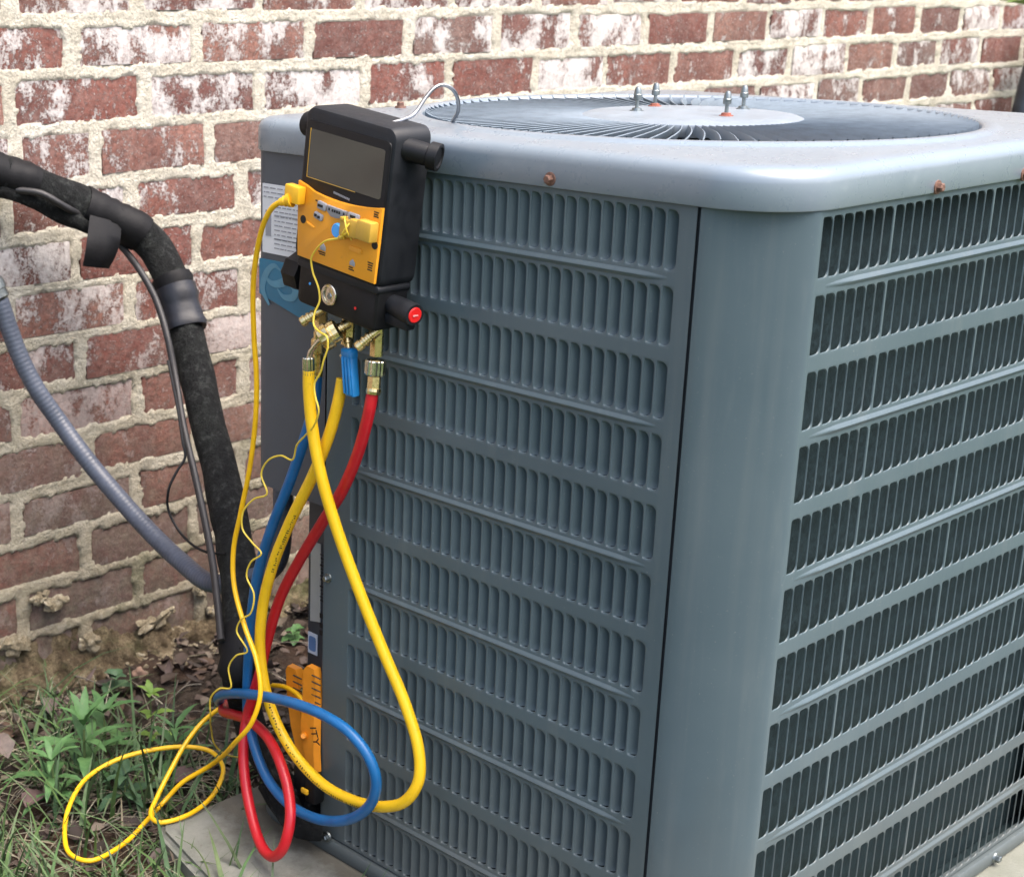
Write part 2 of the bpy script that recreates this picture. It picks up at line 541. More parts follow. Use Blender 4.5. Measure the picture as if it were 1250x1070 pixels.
# ---------------------------------------------------------------- ground
def ground_z(x, y):
    z = -0.105 + 0.012 * nz(x, y, 3, 4.0) + 0.007 * nz(x, y, 9, 17.0) + 0.004 * nz(x, y, 1, 45.0)
    z += 0.030 * max(0.0, 1 - abs(y) / 0.10) * (0.6 + 0.7 * nz(x, y, 5, 9.0))      # earth banked against the wall
    if x < 0.0: z += 0.020 * min(1, max(0, (-0.30 - y) / 0.3))
    d = math.hypot(max(0, abs(x) - 2), max(0, abs(y) - 2))
    return z - 0.02 * min(1, d / 10)

def axis(fine0, fine1, step, far):
    a = list(np.arange(fine0, fine1, step))
    s, x = step, fine1
    while x < far: a.append(x); s *= 1.25; x += s
    a.append(far)
    s, x, b = step, fine0 - step, []
    while x > -far: b.append(x); s *= 1.25; x -= s
    b.append(-far)
    return sorted(set(b + a))

gx = axis(-0.62, 0.62, 0.010, 60)
gy = [y for y in axis(-0.85, 0.02, 0.010, 60) if y < 0.06] + [0.06]
gv = [(x, y, ground_z(x, y)) for y in gy for x in gx]
nxg = len(gx)
gf = [(j * nxg + i, j * nxg + i + 1, (j + 1) * nxg + i + 1, (j + 1) * nxg + i) for j in range(len(gy) - 1) for i in range(nxg - 1)]
ground = link('ground', me('ground', gv, gf, M_SOIL, True))
tag(ground, kind='structure')

pad = thing('concrete_pad', (0.36, -1.0, -0.05), 'weathered grey concrete slab on the soil, carrying the air conditioner', 'concrete slab')
pad_poly = [(-0.134, -0.560), (-0.120, -0.543), (1.00, -0.535), (1.00, -2.10), (-0.30, -2.10), (-0.255, -1.20), (-0.185, -0.80)]
bm = bmesh.new()
vs = [bm.verts.new((x, y, -0.05)) for x, y in pad_poly]
fc = bm.faces.new(vs)
if fc.normal.z < 0: fc.normal_flip()
ret = bmesh.ops.extrude_face_region(bm, geom=[fc])
for e in ret['geom']:
    if isinstance(e, bmesh.types.BMVert): e.co.z += 0
for vv in vs: vv.co.z = -0.16
bmesh.ops.recalc_face_normals(bm, faces=bm.faces[:])
bmesh.ops.bevel(bm, geom=[e for e in bm.edges if all(abs(q.co.z + 0.05) < 1e-4 for q in e.verts)], offset=0.008, segments=3, affect='EDGES')
part('slab', from_bm(bm), M_CONC, pad, True, 30)

# ---------------------------------------------------------------- brick wall
Z1, CO = 0.9373, 0.0785
J2 = [0.147, 0.383, 0.611, 0.848, 1.075, 1.297, 1.517, 1.740, 1.954, 2.168, 2.372, 2.590, 2.809, 3.010]
J3 = [0.035, 0.277, 0.508, 0.742, 0.955, 1.191, 1.399, 1.619, 1.842, 2.054, 2.284, 2.499, 2.709, 2.921, 3.153]
J1 = [0.044, 0.268, 0.507, 0.732, 0.953, 1.183, 1.404, 1.625, 1.851, 2.042]
J4 = [0.042, 0.184, 0.402, 0.62, 0.84, 1.06, 1.28, 1.50, 1.72, 1.939, 2.167, 2.366, 2.584, 2.783, 3.006]
rj = random.Random(3)
def joints(k):
    J = list({1: J1, 2: J2, 3: J3, 4: J4}.get(k, []))
    if not J:
        x0 = 0.018 if k % 2 else 0.142
        J = [x0 + 0.2245 * i + rj.uniform(-.008, .008) for i in range(14)]
    while J[0] > -2.2: J.insert(0, J[0] - 0.2225 + rj.uniform(-.006, .006))
    while J[-1] < 6.2: J.append(J[-1] + 0.218 + rj.uniform(-.006, .006))
    return J

BR = []                                                    # x centre, half width, z centre, half height, course
for k in range(-20, 16):
    zt = Z1 - (k - 1) * CO + CO
    J = joints(k)
    for a, b in zip(J[:-1], J[1:]):
        BR.append(((a + b) / 2, (b - a) / 2 - 0.0110 - rj.uniform(-.0030, .0045), zt - CO / 2 + rj.uniform(-.0018, .0018),
                   0.0304 + rj.uniform(-.0026, .0020), k))
by_course = {}
for b in BR: by_course.setdefault(b[4], []).append(b)

wall = thing('brick_wall', (0.5, 0.1, -0.12), 'old red brick house wall with thick pale mortar and whitewash patches', 'brick wall')

def brick_variant(seed):
    rr = random.Random(seed)
    nxv, nzv = 6, 3
    xs = [-.5, -.47, -.2, .18, .47, .5]; zs = [-.5, 0.02, .5]
    v = []
    for j, z in enumerate(zs):
        for i, x in enumerate(xs):
            edge = i in (0, nxv - 1) or j in (0, 2)
            y = rr.uniform(-.0012, .0012) + (0.0025 if edge else 0)
            v.append((x * .196 + rr.uniform(-.002, .002) * (i not in (0, 5)), y, z * .060 + (rr.uniform(-.0012, .0012))))
    f = [(j * nxv + i, j * nxv + i + 1, (j + 1) * nxv + i + 1, (j + 1) * nxv + i) for j in range(2) for i in range(nxv - 1)]
    n0 = len(v)
    rim = [0, 1, 2, 3, 4, 5, 11, 17, 16, 15, 14, 13, 12, 6]
    for i in rim: v.append((v[i][0], .062, v[i][2]))
    for k in range(len(rim)):
        k2 = (k + 1) % len(rim)
        f.append((rim[k], n0 + k, n0 + k2, rim[k2]))
    return me('brick', v, f, M_BRICK, True, 40)
VARS = [brick_variant(s) for s in range(12)]
CAMP = Vector((-1.215184, -2.045264, 1.003194))
def pix(p):
    q = cam.matrix_world.inverted() @ Vector(p)
    return 341.546 + 1957.7 * q.x / -q.z, 586.138 - 1957.7 * q.y / -q.z
def in_view(p, m=0):
    u, v = pix(p)
    return -m < u < 1250 + m and -m < v < 1070 + m
rest_v, rest_f = [], []
cand = sorted(BR, key=lambda b: (Vector((b[0], 0, b[2])) - CAMP).length)
nb = 0
for b in cand:
    xc, hw, zc, hh, k = b
    mesh = VARS[rj.randrange(12)]
    dy = rj.uniform(-.0022, .0016)
    if nb < 290 and xc < 3.7 and in_view((xc, 0, zc), 260):
        o = link('brick', mesh, wall, (xc, dy, zc))
        o.scale = (2 * hw / .196 * rj.choice((1, -1)), 1, 2 * hh / .060)
        nb += 1
    else:
        n0 = len(rest_v); sx, sz = 2 * hw / .196, 2 * hh / .060
        for q in mesh.vertices: rest_v.append((xc + q.co.x * sx, dy + q.co.y, zc + q.co.z * sz))
        rest_f += [tuple(i + n0 for i in q.vertices) for q in mesh.polygons]
o = part('brick', (rest_v, rest_f), M_BRICK, wall)
o['kind'] = 'stuff'

# mortar bed: one real relief sheet, squeezed over the arrises of the bricks
mx = list(np.arange(-.34, .95, .0042)) + list(np.arange(.95, 1.9, .0085)) + list(np.arange(1.9, 3.75, .013))
mz = list(np.arange(-.17, .62, .0045)) + list(np.arange(.62, 1.03, .0045))
def mortar_y(x, z):
    k = int(math.floor((Z1 + CO - z) / CO)) + 1
    d = 1.0
    for kk in (k - 1, k, k + 1):
        for xc, hw, zc, hh, _ in by_course.get(kk, ()):
            if abs(x - xc) < hw + .03:
                d = min(d, max(abs(x - xc) - hw, abs(z - zc) - hh))
    p = Vector((x, 0, z))
    n1 = noise.noise(p * 34); n2 = noise.noise(p * 120); n3 = noise.noise(p * 260 + Vector((3, 1, 7)))
    e = d + .0056 * n1 + .0036 * n2 + .0018 * n3 - .0004
    low = min(1, max(0, (.25 - z) / .3))
    h = .0004 - .0013 * n1 - .0008 * n2 - .0009 * n3
    cen = min(1, max(0, d / .010))
    h += cen * .0012 * (1 - 2 * low) - low * .003 * max(0, n1 + .3 * n2)
    t = min(1, max(0, (e + .0050) / .0050)); t = t * t * (3 - 2 * t)
    return .0085 * (1 - t) + h * t
mv = [(x, mortar_y(x, z), z) for z in mz for x in mx]
nm_ = len(mx)
mf = [(j * nm_ + i, j * nm_ + i + 1, (j + 1) * nm_ + i + 1, (j + 1) * nm_ + i) for j in range(len(mz) - 1) for i in range(nm_ - 1)]
x0, x1, z0, z1 = mx[0], mx[-1], mz[0], mz[-1]
YB = .0045
fr = [((-2.2, YB, -.45), (x0, YB, -.45), (x0, YB, 2.55), (-2.2, YB, 2.55)), ((x1, YB, -.45), (6.2, YB, -.45), (6.2, YB, 2.55), (x1, YB, 2.55)),
      ((x0, YB, z1), (x1, YB, z1), (x1, YB, 2.55), (x0, YB, 2.55)), ((x0, YB, -.45), (x1, YB, -.45), (x1, YB, z0), (x0, YB, z0))]
for q in fr:
    n0 = len(mv); mv += list(q); mf.append((n0, n0 + 1, n0 + 2, n0 + 3))
o = part('mortar', (mv, mf), M_MORTAR, wall, True, None)
part('wall_core', box((2.0, .16, 1.05), (8.4, .18, 3.0)), M_MORTAR, wall, False)

def crumble_mat():
    t = NT('crumbled_mortar')
    c = t.ramp(t.noise(70, 6, .8), [(.3, (.15, .115, .07)), (.5, (.32, .27, .18)), (.68, (.52, .47, .36))])
    t.col(c); t.rough(.95); t.set(Specular_IOR_Level=.2)
    t.bump(t.noise(190, 6, .8), 1.0, .006)
    return t.m
M_CRUMB = crumble_mat()
def lump(c, s, seed, tilt=0):
    bm = bmesh.new()
    bmesh.ops.create_icosphere(bm, subdivisions=3, radius=1)
    for vv in bm.verts:
        n_ = noise.fractal(vv.co * 1.3 + Vector((seed, 0, seed)), .6, 2.1, 5)
        n2_ = noise.noise(vv.co * 7 + Vector((0, seed, 0)))
        q = vv.co * max(.3, 1 + .50 * n_ + .07 * n2_)
        q = Vector((q.x * s[0], q.y * s[1], q.z * s[2]))
        q = Matrix.Rotation(tilt, 3, 'Y') @ q
        vv.co = q + Vector(c)
    return from_bm(bm)
def shard(c, s, rr, tilt=0):
    bm = bmesh.new()
    for _ in range(16):
        q = Vector((rr.gauss(0, 1), rr.gauss(0, 1), rr.gauss(0, 1))).normalized() * rr.uniform(.75, 1.05)
        bm.verts.new(Matrix.Rotation(tilt, 3, 'Y') @ Vector((q.x * s[0], q.y * s[1], q.z * s[2])) + Vector(c))
    h = bmesh.ops.convex_hull(bm, input=bm.verts[:])
    bmesh.ops.delete(bm, geom=list({e for e in h['geom_interior'] + h['geom_unused'] if isinstance(e, bmesh.types.BMVert)}), context='VERTS')
    return from_bm(bm)
for i, (c, s, tl) in enumerate((((0.0725, -0.0100, 0.0438), (.030, .016, .010), .1), ((0.0449, -0.0060, 0.0567), (.022, .012, .010), 0), ((0.2671, -0.0120, -0.0388), (.050, .018, .012), -.32),
                                ((0.1365, -0.0080, -0.0456), (.026, .012, .016), .1), ((-0.0010, -0.0060, -0.0120), (.035, .012, .016), .1), ((0.3685, -0.0060, -0.0146), (.018, .012, .010), .3),
                                ((0.0518, -0.0180, -0.0901), (.035, .022, .014), 0), ((0.3951, -0.0060, -0.0566), (.014, .010, .010), 0))):
    lr = random.Random(i + 50)
    gs_ = []
    for q in range(16):
        a = lr.uniform(-1, 1); b = lr.uniform(-1, 1)
        off = Matrix.Rotation(tl, 3, 'Y') @ Vector((a * s[0] * .7, lr.uniform(-.35, .35) * s[1], b * s[2] * .75 * (1 - .5 * a * a)))
        k = lr.uniform(.35, 1.0) * (1 - .45 * abs(a))
        gs_.append(shard(Vector(c) + off, (s[0] * .50 * k + .003, s[1] * .55 * k + .002, s[2] * .85 * k + .002), lr, tl + lr.uniform(-.5, .5)))
    part('mortar_lump', join(*gs_), M_CRUMB, wall, True, 25)

bank_x = list(np.arange(-.45, 1.1, .006)); NB = 16
bv_, bf_ = [], []
for x in bank_x:
    top = -.045 + .060 * max(0, min(1, (.34 - x) / .25)) * (.7 + .8 * nz(x, 3, 0, 14)) + .022 * nz(x, 1, 4, 30)
    out = .055 + .022 * nz(x, 8, 1, 11)
    for k in range(NB):
        t = k / (NB - 1)
        y = .010 - (out + .010) * t ** 1.3
        z = top + (ground_z(x, -out) - .012 - top) * t ** .8
        p = Vector((x, y, z))
        d = .014 * noise.fractal(p * 28, .8, 2.1, 5) + .004 * noise.noise(p * 150)
        bv_.append(p + Vector((0, -1, .6)) * d * (1 if 0 < k < NB - 1 else .3))
for i in range(len(bank_x) - 1):
    for k in range(NB - 1):
        bf_.append((i * NB + k, i * NB + k + 1, (i + 1) * NB + k + 1, (i + 1) * NB + k))
def bank_mat():
    t = NT('crumbly_earth_and_mortar')
    c = t.ramp(t.noise(26, 7, .75), [(.3, (.045, .032, .020)), (.45, (.12, .088, .052)), (.58, (.26, .205, .125)), (.72, (.46, .39, .26))])
    c = t.mix(t.ramp(t.noise(9, 5, .7), [(.50, 0.0), (.66, .65)]), c, (.075, .095, .038))
    c = t.mix(t.ramp(t.noise(190, 5, .8), [(.36, .7), (.52, 0.0)]), c, (.035, .026, .018))
    t.col(c); t.rough(.95); t.set(Specular_IOR_Level=.2)
    t.bump(t.math('ADD', t.noise(140, 6, .8), t.noise(45, 5, .8)), 1.0, .008)
    return t.m
tag(link('earth_bank', me('earth_bank', bv_, bf_, bank_mat(), True)), kind='structure')
cr = random.Random(77)
cv_, cf_ = [], []
for _ in range(260):
    x = cr.uniform(-.35, .62); y = -abs(cr.gauss(0, .035)) - .004; q = cr.uniform(.0025, .0085) * (1.2 if x < .15 else .8)
    g = shard((x, y, ground_z(x, y) + q * .3), (q * cr.uniform(.8, 1.7), q, q * cr.uniform(.5, .9)), cr)
    n0 = len(cv_); cv_ += g[0]; cf_ += [tuple(i + n0 for i in t) for t in g[1]]
tag(link('mortar_crumbs', me('mortar_crumbs', cv_, cf_, M_CRUMB, False)), 'crumbs of pale mortar fallen along the foot of the wall', 'rubble', None, 'stuff')

# ---------------------------------------------------------------- air conditioner
S = 0.765                                                   # length of the face parallel to the wall
YN, YF = -1.2915, -0.585                                    # near (face B) and far (wall side) planes
ZP0, ZP1 = -0.028, 0.8065
YS = -1.2056                                                # seam between louvred side and corner post
ac = thing('air_conditioner', (S / 2, (YN + YF) / 2, -0.05), 'large grey blue outdoor air conditioner with louvred sides standing on the slab', 'air conditioner')

def outline(inset, rc, n=14, off=0.0):
    """rounded square footprint, counter clockwise seen from above"""
    x0, x1, y0, y1 = -off + inset, S + off - inset, YN - off + inset, YF + off - inset
    r = max(.004, rc - inset + off)
    return rrect(x0, y0, x1, y1, r, n)

def stack(rings):
    n = len(rings[0]); v = [p for r_ in rings for p in r_]; f = []
    for i in range(len(rings) - 1):
        for k in range(n):
            k2 = (k + 1) % n
            f.append((i * n + k, i * n + k2, (i + 1) * n + k2, (i + 1) * n + k))
    return v, f

# base pan
base = stack([[(x, y, z) for x, y in outline(i, .06)] for i, z in ((.02, -.0495), (-.004, -.0495), (-.006, -.046), (-.006, -.033), (-.004, -.0305), (.010, -.030))])
bp = part('base_pan', base, M_PAINT, ac, True, 40)
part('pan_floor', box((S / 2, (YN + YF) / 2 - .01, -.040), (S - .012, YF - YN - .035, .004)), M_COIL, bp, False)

SLOT_H = 0.0544; ROWP = 0.070; ZT = 0.8007; NROW = 12
def stadium(x0, x1, y0, y1, n=4):
    rl, rr_ = min(.0022, (x1 - x0) * .2), min(.0068, (x1 - x0) * .55)
    out = []
    for cx, cy, a0, r in ((x1 - rr_, y1 - rr_, 0, rr_), (x0 + rl, y1 - rl, 90, rl), (x0 + rl, y0 + rl, 180, rl), (x1 - rr_, y0 + rr_, 270, rr_)):
        for k in range(n + 1):
            a = R(a0 + 90 * k / n)
            out.append((cx + r * math.cos(a), cy + r * math.sin(a)))
    return out

def louver_sheet(u0, u1, z0, z1, slots_u, sw, bv, P):
    """sheet metal with rows of stamped slots; P(u, z, depth) maps to the world, depth inwards"""
    v, f = [], []
    def add(pts):
        n = len(v); v.extend(pts); return n
    def quad(a, b, c, d, dep=0):
        n = add([P(a, b, dep), P(c, b, dep), P(c, d, dep), P(a, d, dep)])
        f.append((n, n + 1, n + 2, n + 3))
    us, ue = slots_u[0] - .002, slots_u[-1] + sw + .002
    zr_top = ZT + .0022; zr_bot = ZT - (NROW - 1) * ROWP - SLOT_H - .0022
    quad(u0, z0, us, z1); quad(ue, z0, u1, z1)
    quad(us, zr_top, ue, z1); quad(us, z0, ue, zr_bot)
    for r_ in range(NROW):
        zt = ZT - r_ * ROWP; zb = zt - SLOT_H
        if r_ < NROW - 1: quad(us, zt - ROWP + .0022, ue, zb - .0022)
        for j, su in enumerate(slots_u):
            a = us if j == 0 else (slots_u[j - 1] + sw + su) / 2
            b = ue if j == len(slots_u) - 1 else (su + sw + slots_u[j + 1]) / 2
            outer = [(a, zb - .0022), (b, zb - .0022), (b, zt + .0022), (a, zt + .0022)]
            rings = []
            for ins, dep in ((-bv, 0), (-bv * .36, bv * .27), (0, bv), (.0002, bv * 2 + .0004)):
                rings.append([(x, y, dep) for x, y in stadium(su + ins, su + sw - ins, zb + ins, zt - ins)])
            n0 = add([P(x, y, 0) for x, y in outer])
            tri = tessellate_polygon([[Vector((x, y, 0)) for x, y in outer], [Vector((x, y, 0)) for x, y, _ in rings[0]]])
            n1 = add([P(x, y, dp) for rg in rings for x, y, dp in rg])
            m = len(rings[0])
            for t_ in tri:
                f.append(tuple(n0 + i if i < 4 else n1 + i - 4 for i in t_))
            for q in range(len(rings) - 1):
                for k in range(m):
                    k2 = (k + 1) % m
                    f.append((n1 + q * m + k, n1 + q * m + k2, n1 + (q + 1) * m + k2, n1 + (q + 1) * m + k))
    # pressed beads in every second gap
    for r_ in range(0, NROW - 1, 2):
        zc = ZT - r_ * ROWP - SLOT_H - (ROWP - SLOT_H) / 2
        nu = 40
        prof = [(-.0046, .0002), (-.0032, -.0003), (-.0018, -.0018), (0, -.0025), (.0018, -.0018), (.0032, -.0003), (.0046, .0002)]
        n0 = len(v)
        for i in range(nu + 1):
            u = us - .004 + (ue - us + .008) * i / nu
            tp = min(1, max(0, i - 1) / 3, max(0, nu - i - 1) / 3)
            for dz, dp in prof:
                v.append(P(u, zc + dz * (.6 + .4 * tp), dp * tp + .0002 * (1 - tp)))
        m = len(prof)
        for i in range(nu):
            for k in range(m - 1):
                f.append((n0 + i * m + k, n0 + (i + 1) * m + k, n0 + (i + 1) * m + k + 1, n0 + i * m + k + 1))
    return v, f

def louver_blade(sw, dep, P):
    """one stamped blade: joined to the sheet on its left, sunk on its right; origin at the lower left of the slot"""
    v, f = [], []
    us = [0, .25, .6, .9, 1.06]; zs = [0, .06, .16, .5, .84, .94, 1]
    for z in zs:
        e = min(1.0, (min(z, 1 - z) / .09) ** .6)
        for u in us:
            d = dep * (1 - (1 - min(1, u)) ** 1.25) * (.62 + .38 * e) + .0009
            v.append(P(u * sw - .0004, z * SLOT_H, d))
    n = len(us)
    for j in range(len(zs) - 1):
        for i in range(n - 1):
            f.append((j * n + i, j * n + i + 1, (j + 1) * n + i + 1, (j + 1) * n + i))
    return me('louver', v, f, M_PAINT, True, None)

# face A, x = 0; u runs from the wall side (left in view) to the near corner (right): u = -y
PA = lambda u, z, d: (d, -u, z)
A_PITCH, A_SW, A_N = .01462, .0117, 29
A_slots = [1.1862 - A_SW - (A_N - 1 - j) * A_PITCH for j in range(A_N)]
PB = lambda u, z, d: (u, YN + d, z)
B_PITCH, B_SW, B_N = .01728, .0164, 36
B_slots = []
xx = .0646
for j in range(B_N):
    if j in (7, 18, 29): xx += .0022
    B_slots.append(xx); xx += B_PITCH
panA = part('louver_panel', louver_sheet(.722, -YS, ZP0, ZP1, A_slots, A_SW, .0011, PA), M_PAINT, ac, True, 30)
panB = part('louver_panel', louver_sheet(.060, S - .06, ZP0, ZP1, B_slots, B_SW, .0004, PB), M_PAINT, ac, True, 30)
bladeA = louver_blade(A_SW, .0145, PA); bladeB = louver_blade(B_SW, .0125, PB)
cands = []
for r_ in range(NROW):
    zb = ZT - r_ * ROWP - SLOT_H
    for u in A_slots: cands.append((panA, bladeA, (0, -u, zb), A_SW))
    for u in B_slots: cands.append((panB, bladeB, (u, YN, zb), B_SW))
def apparent(c):
    p = Vector(c[2]) + Vector((0, 0, SLOT_H / 2))
    d = p - CAMP
    nrm = Vector((1, 0, 0)) if c[0] is panA else Vector((0, 1, 0))
    s = c[3] * abs(d.normalized().dot(nrm)) / d.length ** 2
    return s if in_view(p, -5) else s * .01
cands.sort(key=apparent, reverse=True)
restA, restB = ([], []), ([], [])
for i, (pn, bl, loc, _) in enumerate(cands):
    if i < 296:
        link('louver', bl, pn, loc)
    else:
        rv, rf = restA if pn is panA else restB
        n0 = len(rv)
        rv += [Vector(loc) + q.co for q in bl.vertices]
        rf += [tuple(k + n0 for k in q.vertices) for q in bl.polygons]
for pn, g in ((panA, restA), (panB, restB)):
    o = part('louver', g, M_PAINT, pn, True, None); o['kind'] = 'stuff'

# rounded corner post, continuous with face B, a dark seam against face A
def post(corner):
    pts = []
    r = .060
    if corner == 'near':
        P0, Pc, P2, w = Vector((0, YS - .0036)), Vector((0, YN)), Vector((.060, YN)), .28
        pts = [(.004, YS - .0036)]
        for t in np.linspace(0, 1, 25):
            q = (P0 * (1 - t) ** 2 + Pc * (2 * w * t * (1 - t)) + P2 * t * t) / ((1 - t) ** 2 + 2 * w * t * (1 - t) + t * t)
            pts.append((q.x, q.y))
    elif corner == 'right':
        pts = [(S - .06 + r * math.sin(R(a)), YN + r - r * math.cos(R(a))) for a in np.linspace(0, 90, 15)] + [(S, YS)]
    return pts
for nm in ('near', 'right'):
    pts = post(nm); n = len(pts)
    v = [(x, y, ZP0) for x, y in pts] + [(x, y, ZP1) for x, y in pts]
    f = [(i, i + 1, n + i + 1, n + i) for i in range(n - 1)]
    part('corner_post', (v, f), M_PAINT, ac, True, 60)
part('seam_backing', box((.006, YS - .0018, (ZP0 + ZP1) / 2), (.004, .010, ZP1 - ZP0)), M_DARK, ac, False)
part('rear_panel', join(box((S - .001, (YS + YF) / 2, (ZP0 + ZP1) / 2), (.002, YF - YS, ZP1 - ZP0)), box((.45, YF - .001, (ZP0 + ZP1) / 2), (.60, .002, ZP1 - ZP0))), M_PAINT, ac, False)

# coil seen between the louvers: dark finned walls behind each face
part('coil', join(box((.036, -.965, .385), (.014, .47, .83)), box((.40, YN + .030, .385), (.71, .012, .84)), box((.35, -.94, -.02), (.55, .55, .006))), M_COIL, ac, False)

# control box on the far left corner, open notch with the service valves below it
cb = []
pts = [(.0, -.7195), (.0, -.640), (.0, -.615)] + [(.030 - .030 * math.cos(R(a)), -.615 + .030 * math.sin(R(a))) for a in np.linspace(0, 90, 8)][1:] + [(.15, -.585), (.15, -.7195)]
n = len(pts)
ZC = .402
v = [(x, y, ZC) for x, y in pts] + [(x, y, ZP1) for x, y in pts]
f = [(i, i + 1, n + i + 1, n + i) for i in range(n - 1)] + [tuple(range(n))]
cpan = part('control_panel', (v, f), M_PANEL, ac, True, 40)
part('valve_panel', join(box((.040, -.690, .186), (.018, .064, .432), .002), box((.10, -.655, .186), (.12, .004, .432))), M_DARK, ac, True, 40)
part('corner_flange', box((.006, -.7215, .187), (.012, .0035, .43), .001), M_PAINT, ac, True, 40)

# top cap
NSEG = 240
CX, CY = .360, -.938                                        # fan opening
def rsq(inset, rc):
    """rounded square sampled by angle from the centre"""
    out = []
    h = S / 2 + .004 - inset
    for k in range(NSEG):
        a = 2 * math.pi * k / NSEG
        dx, dy = math.cos(a), math.sin(a)
        h = S / 2 + .004 - inset; hy = (YF - YN) / 2 + .004 - inset
        if dx < 0 < dy: r = max(.006, .036 - inset)
        else: r = max(.006, rc - inset)
        lo, hi = 0.0, 1.0
        for _ in range(30):
            m = (lo + hi) / 2
            qx, qy = abs(dx * m) - (h - r), abs(dy * m) - (hy - r)
            sd_ = math.hypot(max(qx, 0), max(qy, 0)) + min(max(qx, qy), 0) - r
            if sd_ > 0: hi = m
            else: lo = m
        out.append((S / 2 + dx * lo, (YN + YF) / 2 + dy * lo))
    return out
def circ(r): return [(CX + r * math.cos(2 * math.pi * k / NSEG), CY + r * math.sin(2 * math.pi * k / NSEG)) for k in range(NSEG)]
prof = [(.006, .8075), (.0008, .8072), (.0, .8085), (.0, .8310), (.0008, .8352), (.0030, .8393), (.0068, .8424), (.0122, .8443), (.0200, .8455), (.0240, .8460)]
rings = [[(x, y, z) for x, y in rsq(i, .080)] for i, z in prof]
rings += [[(x, y, z) for x, y in circ(r)] for r, z in ((.3285, .8474), (.3255, .8480), (.3220, .8500), (.3175, .8516), (.3115, .8516), (.3070, .8502), (.3050, .8475), (.3048, .835), (.3048, .79))]
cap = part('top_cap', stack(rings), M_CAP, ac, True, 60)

# fan grille: hub, radial fins, under ring
grille = part('fan_grille', turn((CX, CY, .80), (CX, CY, .90), [(.36, .304), (.40, .304), (.40, .296), (.36, .296)], 96), M_DARK, ac, True, 30)
hubp = [(.835, .123), (.845, .125), (.8490, .1235), (.8518, .116), (.8535, .100), (.8546, .07), (.8550, .03), (.8550, .0)]
part('hub', turn((CX, CY, 0), (CX, CY, 1), hubp, 72), M_HUB, grille, True, 40)
def fin_mesh():
    v, f = [], []
    r0, r1 = .118, .3025
    sec = [(-.0009, .0005), (-.0052, -.0090), (-.0042, -.0094), (.0005, 0.0)]
    N = 8
    for i in range(N):
        t = (0, .15, .33, .5, .67, .84, .965, 1)[i]; r = r0 + (r1 - r0) * t
        sw = .006 * math.sin(math.pi * t)
        zt = .8490 - .0005 * t + .0015 * math.sin(math.pi * t)
        sc = .55 + .45 * t
        up = .0032 if i == N - 1 else 0
        for dy, dz in sec: v.append((r, sw + dy * sc, zt + dz + up))
    for i in range(N - 1):
        for k in range(4):
            k2 = (k + 1) % 4
            f.append((i * 4 + k, (i + 1) * 4 + k, (i + 1) * 4 + k2, i * 4 + k2))
    return me('fin', v, f, M_FIN, True, 40)
FIN = fin_mesh()
NF = 106
for k in range(NF):
    o = bpy.data.objects.new('fin', FIN); COL.objects.link(o)
    o.parent = grille
    o.matrix_parent_inverse = Matrix.Identity(4)
    o.location = (CX, CY, 0); o.rotation_euler = (0, 0, 2 * math.pi * k / NF)
    WORLD[o.name] = Matrix.Identity(4)
part('fan_motor', turn((CX, CY, .60), (CX, CY, .80), [(0, .07), (.8, .075), (.9, .05), (1, .02)], 24), M_DARK, ac)
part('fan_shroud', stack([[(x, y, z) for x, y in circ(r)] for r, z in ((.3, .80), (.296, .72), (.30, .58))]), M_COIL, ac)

for i, ((x, y), w) in enumerate((((.315, -.895), 0), ((.385, -.868), 1), ((.336, -1.000), 1), ((.434, -.956), 0))):
    b = .8545
    st = part('stud', turn((x, y, b), (x, y, b + 1), [(0, .0021), (.016, .0021)], 10), M_ZINC, ac)
    part('acorn_nut', turn((x, y, b), (x, y, b + 1), [(.0125, .0035), (.0130, .0046), (.0180, .0048), (.0187, .0042), (.0235, .0038), (.0262, .0026), (.0272, .0005)], 14), M_ZINC, st)
    part('washer', turn((x, y, b), (x, y, b + 1), [(-.0005, .0080), (.0008, .0078), (.0011, .0056), (.0032, .0052), (.0036, .0025)], 12), M_RUSTRED if w else M_ZINC, st, label='rusty red washer' if w else None)

def screw(p, nrm, mat=M_RUST, r=.0047):
    p, nrm = Vector(p), Vector(nrm)
    g = turn(p, p + nrm, [(-.001, r * 1.35), (.0008, r * 1.35), (.0012, r * .95), (.0052, r * .95), (.0062, r * .7)], 6)
    g2 = turn(p, p + nrm, [(-.001, r * 1.5), (.0010, r * 1.4), (.0013, r * .9)], 16)
    return join(g, g2)
for p, nrm in (((-.004, -1.039, .8155), (-1, 0, 0)), ((.2518, YN - .004, .8125), (0, -1, 0)), ((.4263, YN - .004, .8115), (0, -1, 0)), ((.20, -.630, .848), (0, 0, 1))):
    part('screw', screw(p, nrm), M_RUST, ac)
part('screw', screw((-.007, -.7400, -.026), (-1, 0, 0), M_ZINC, .005), M_ZINC, ac, label='zinc screw in the base pan')
part('screw', screw((.607, YN - .007, -.040), (0, -1, 0), M_ZINC, .005), M_ZINC, ac, label='zinc screw in the base pan')
part('screw', screw((-.001, -.7290, .315), (-1, 0, 0), M_ZINC, .004), M_ZINC, ac)

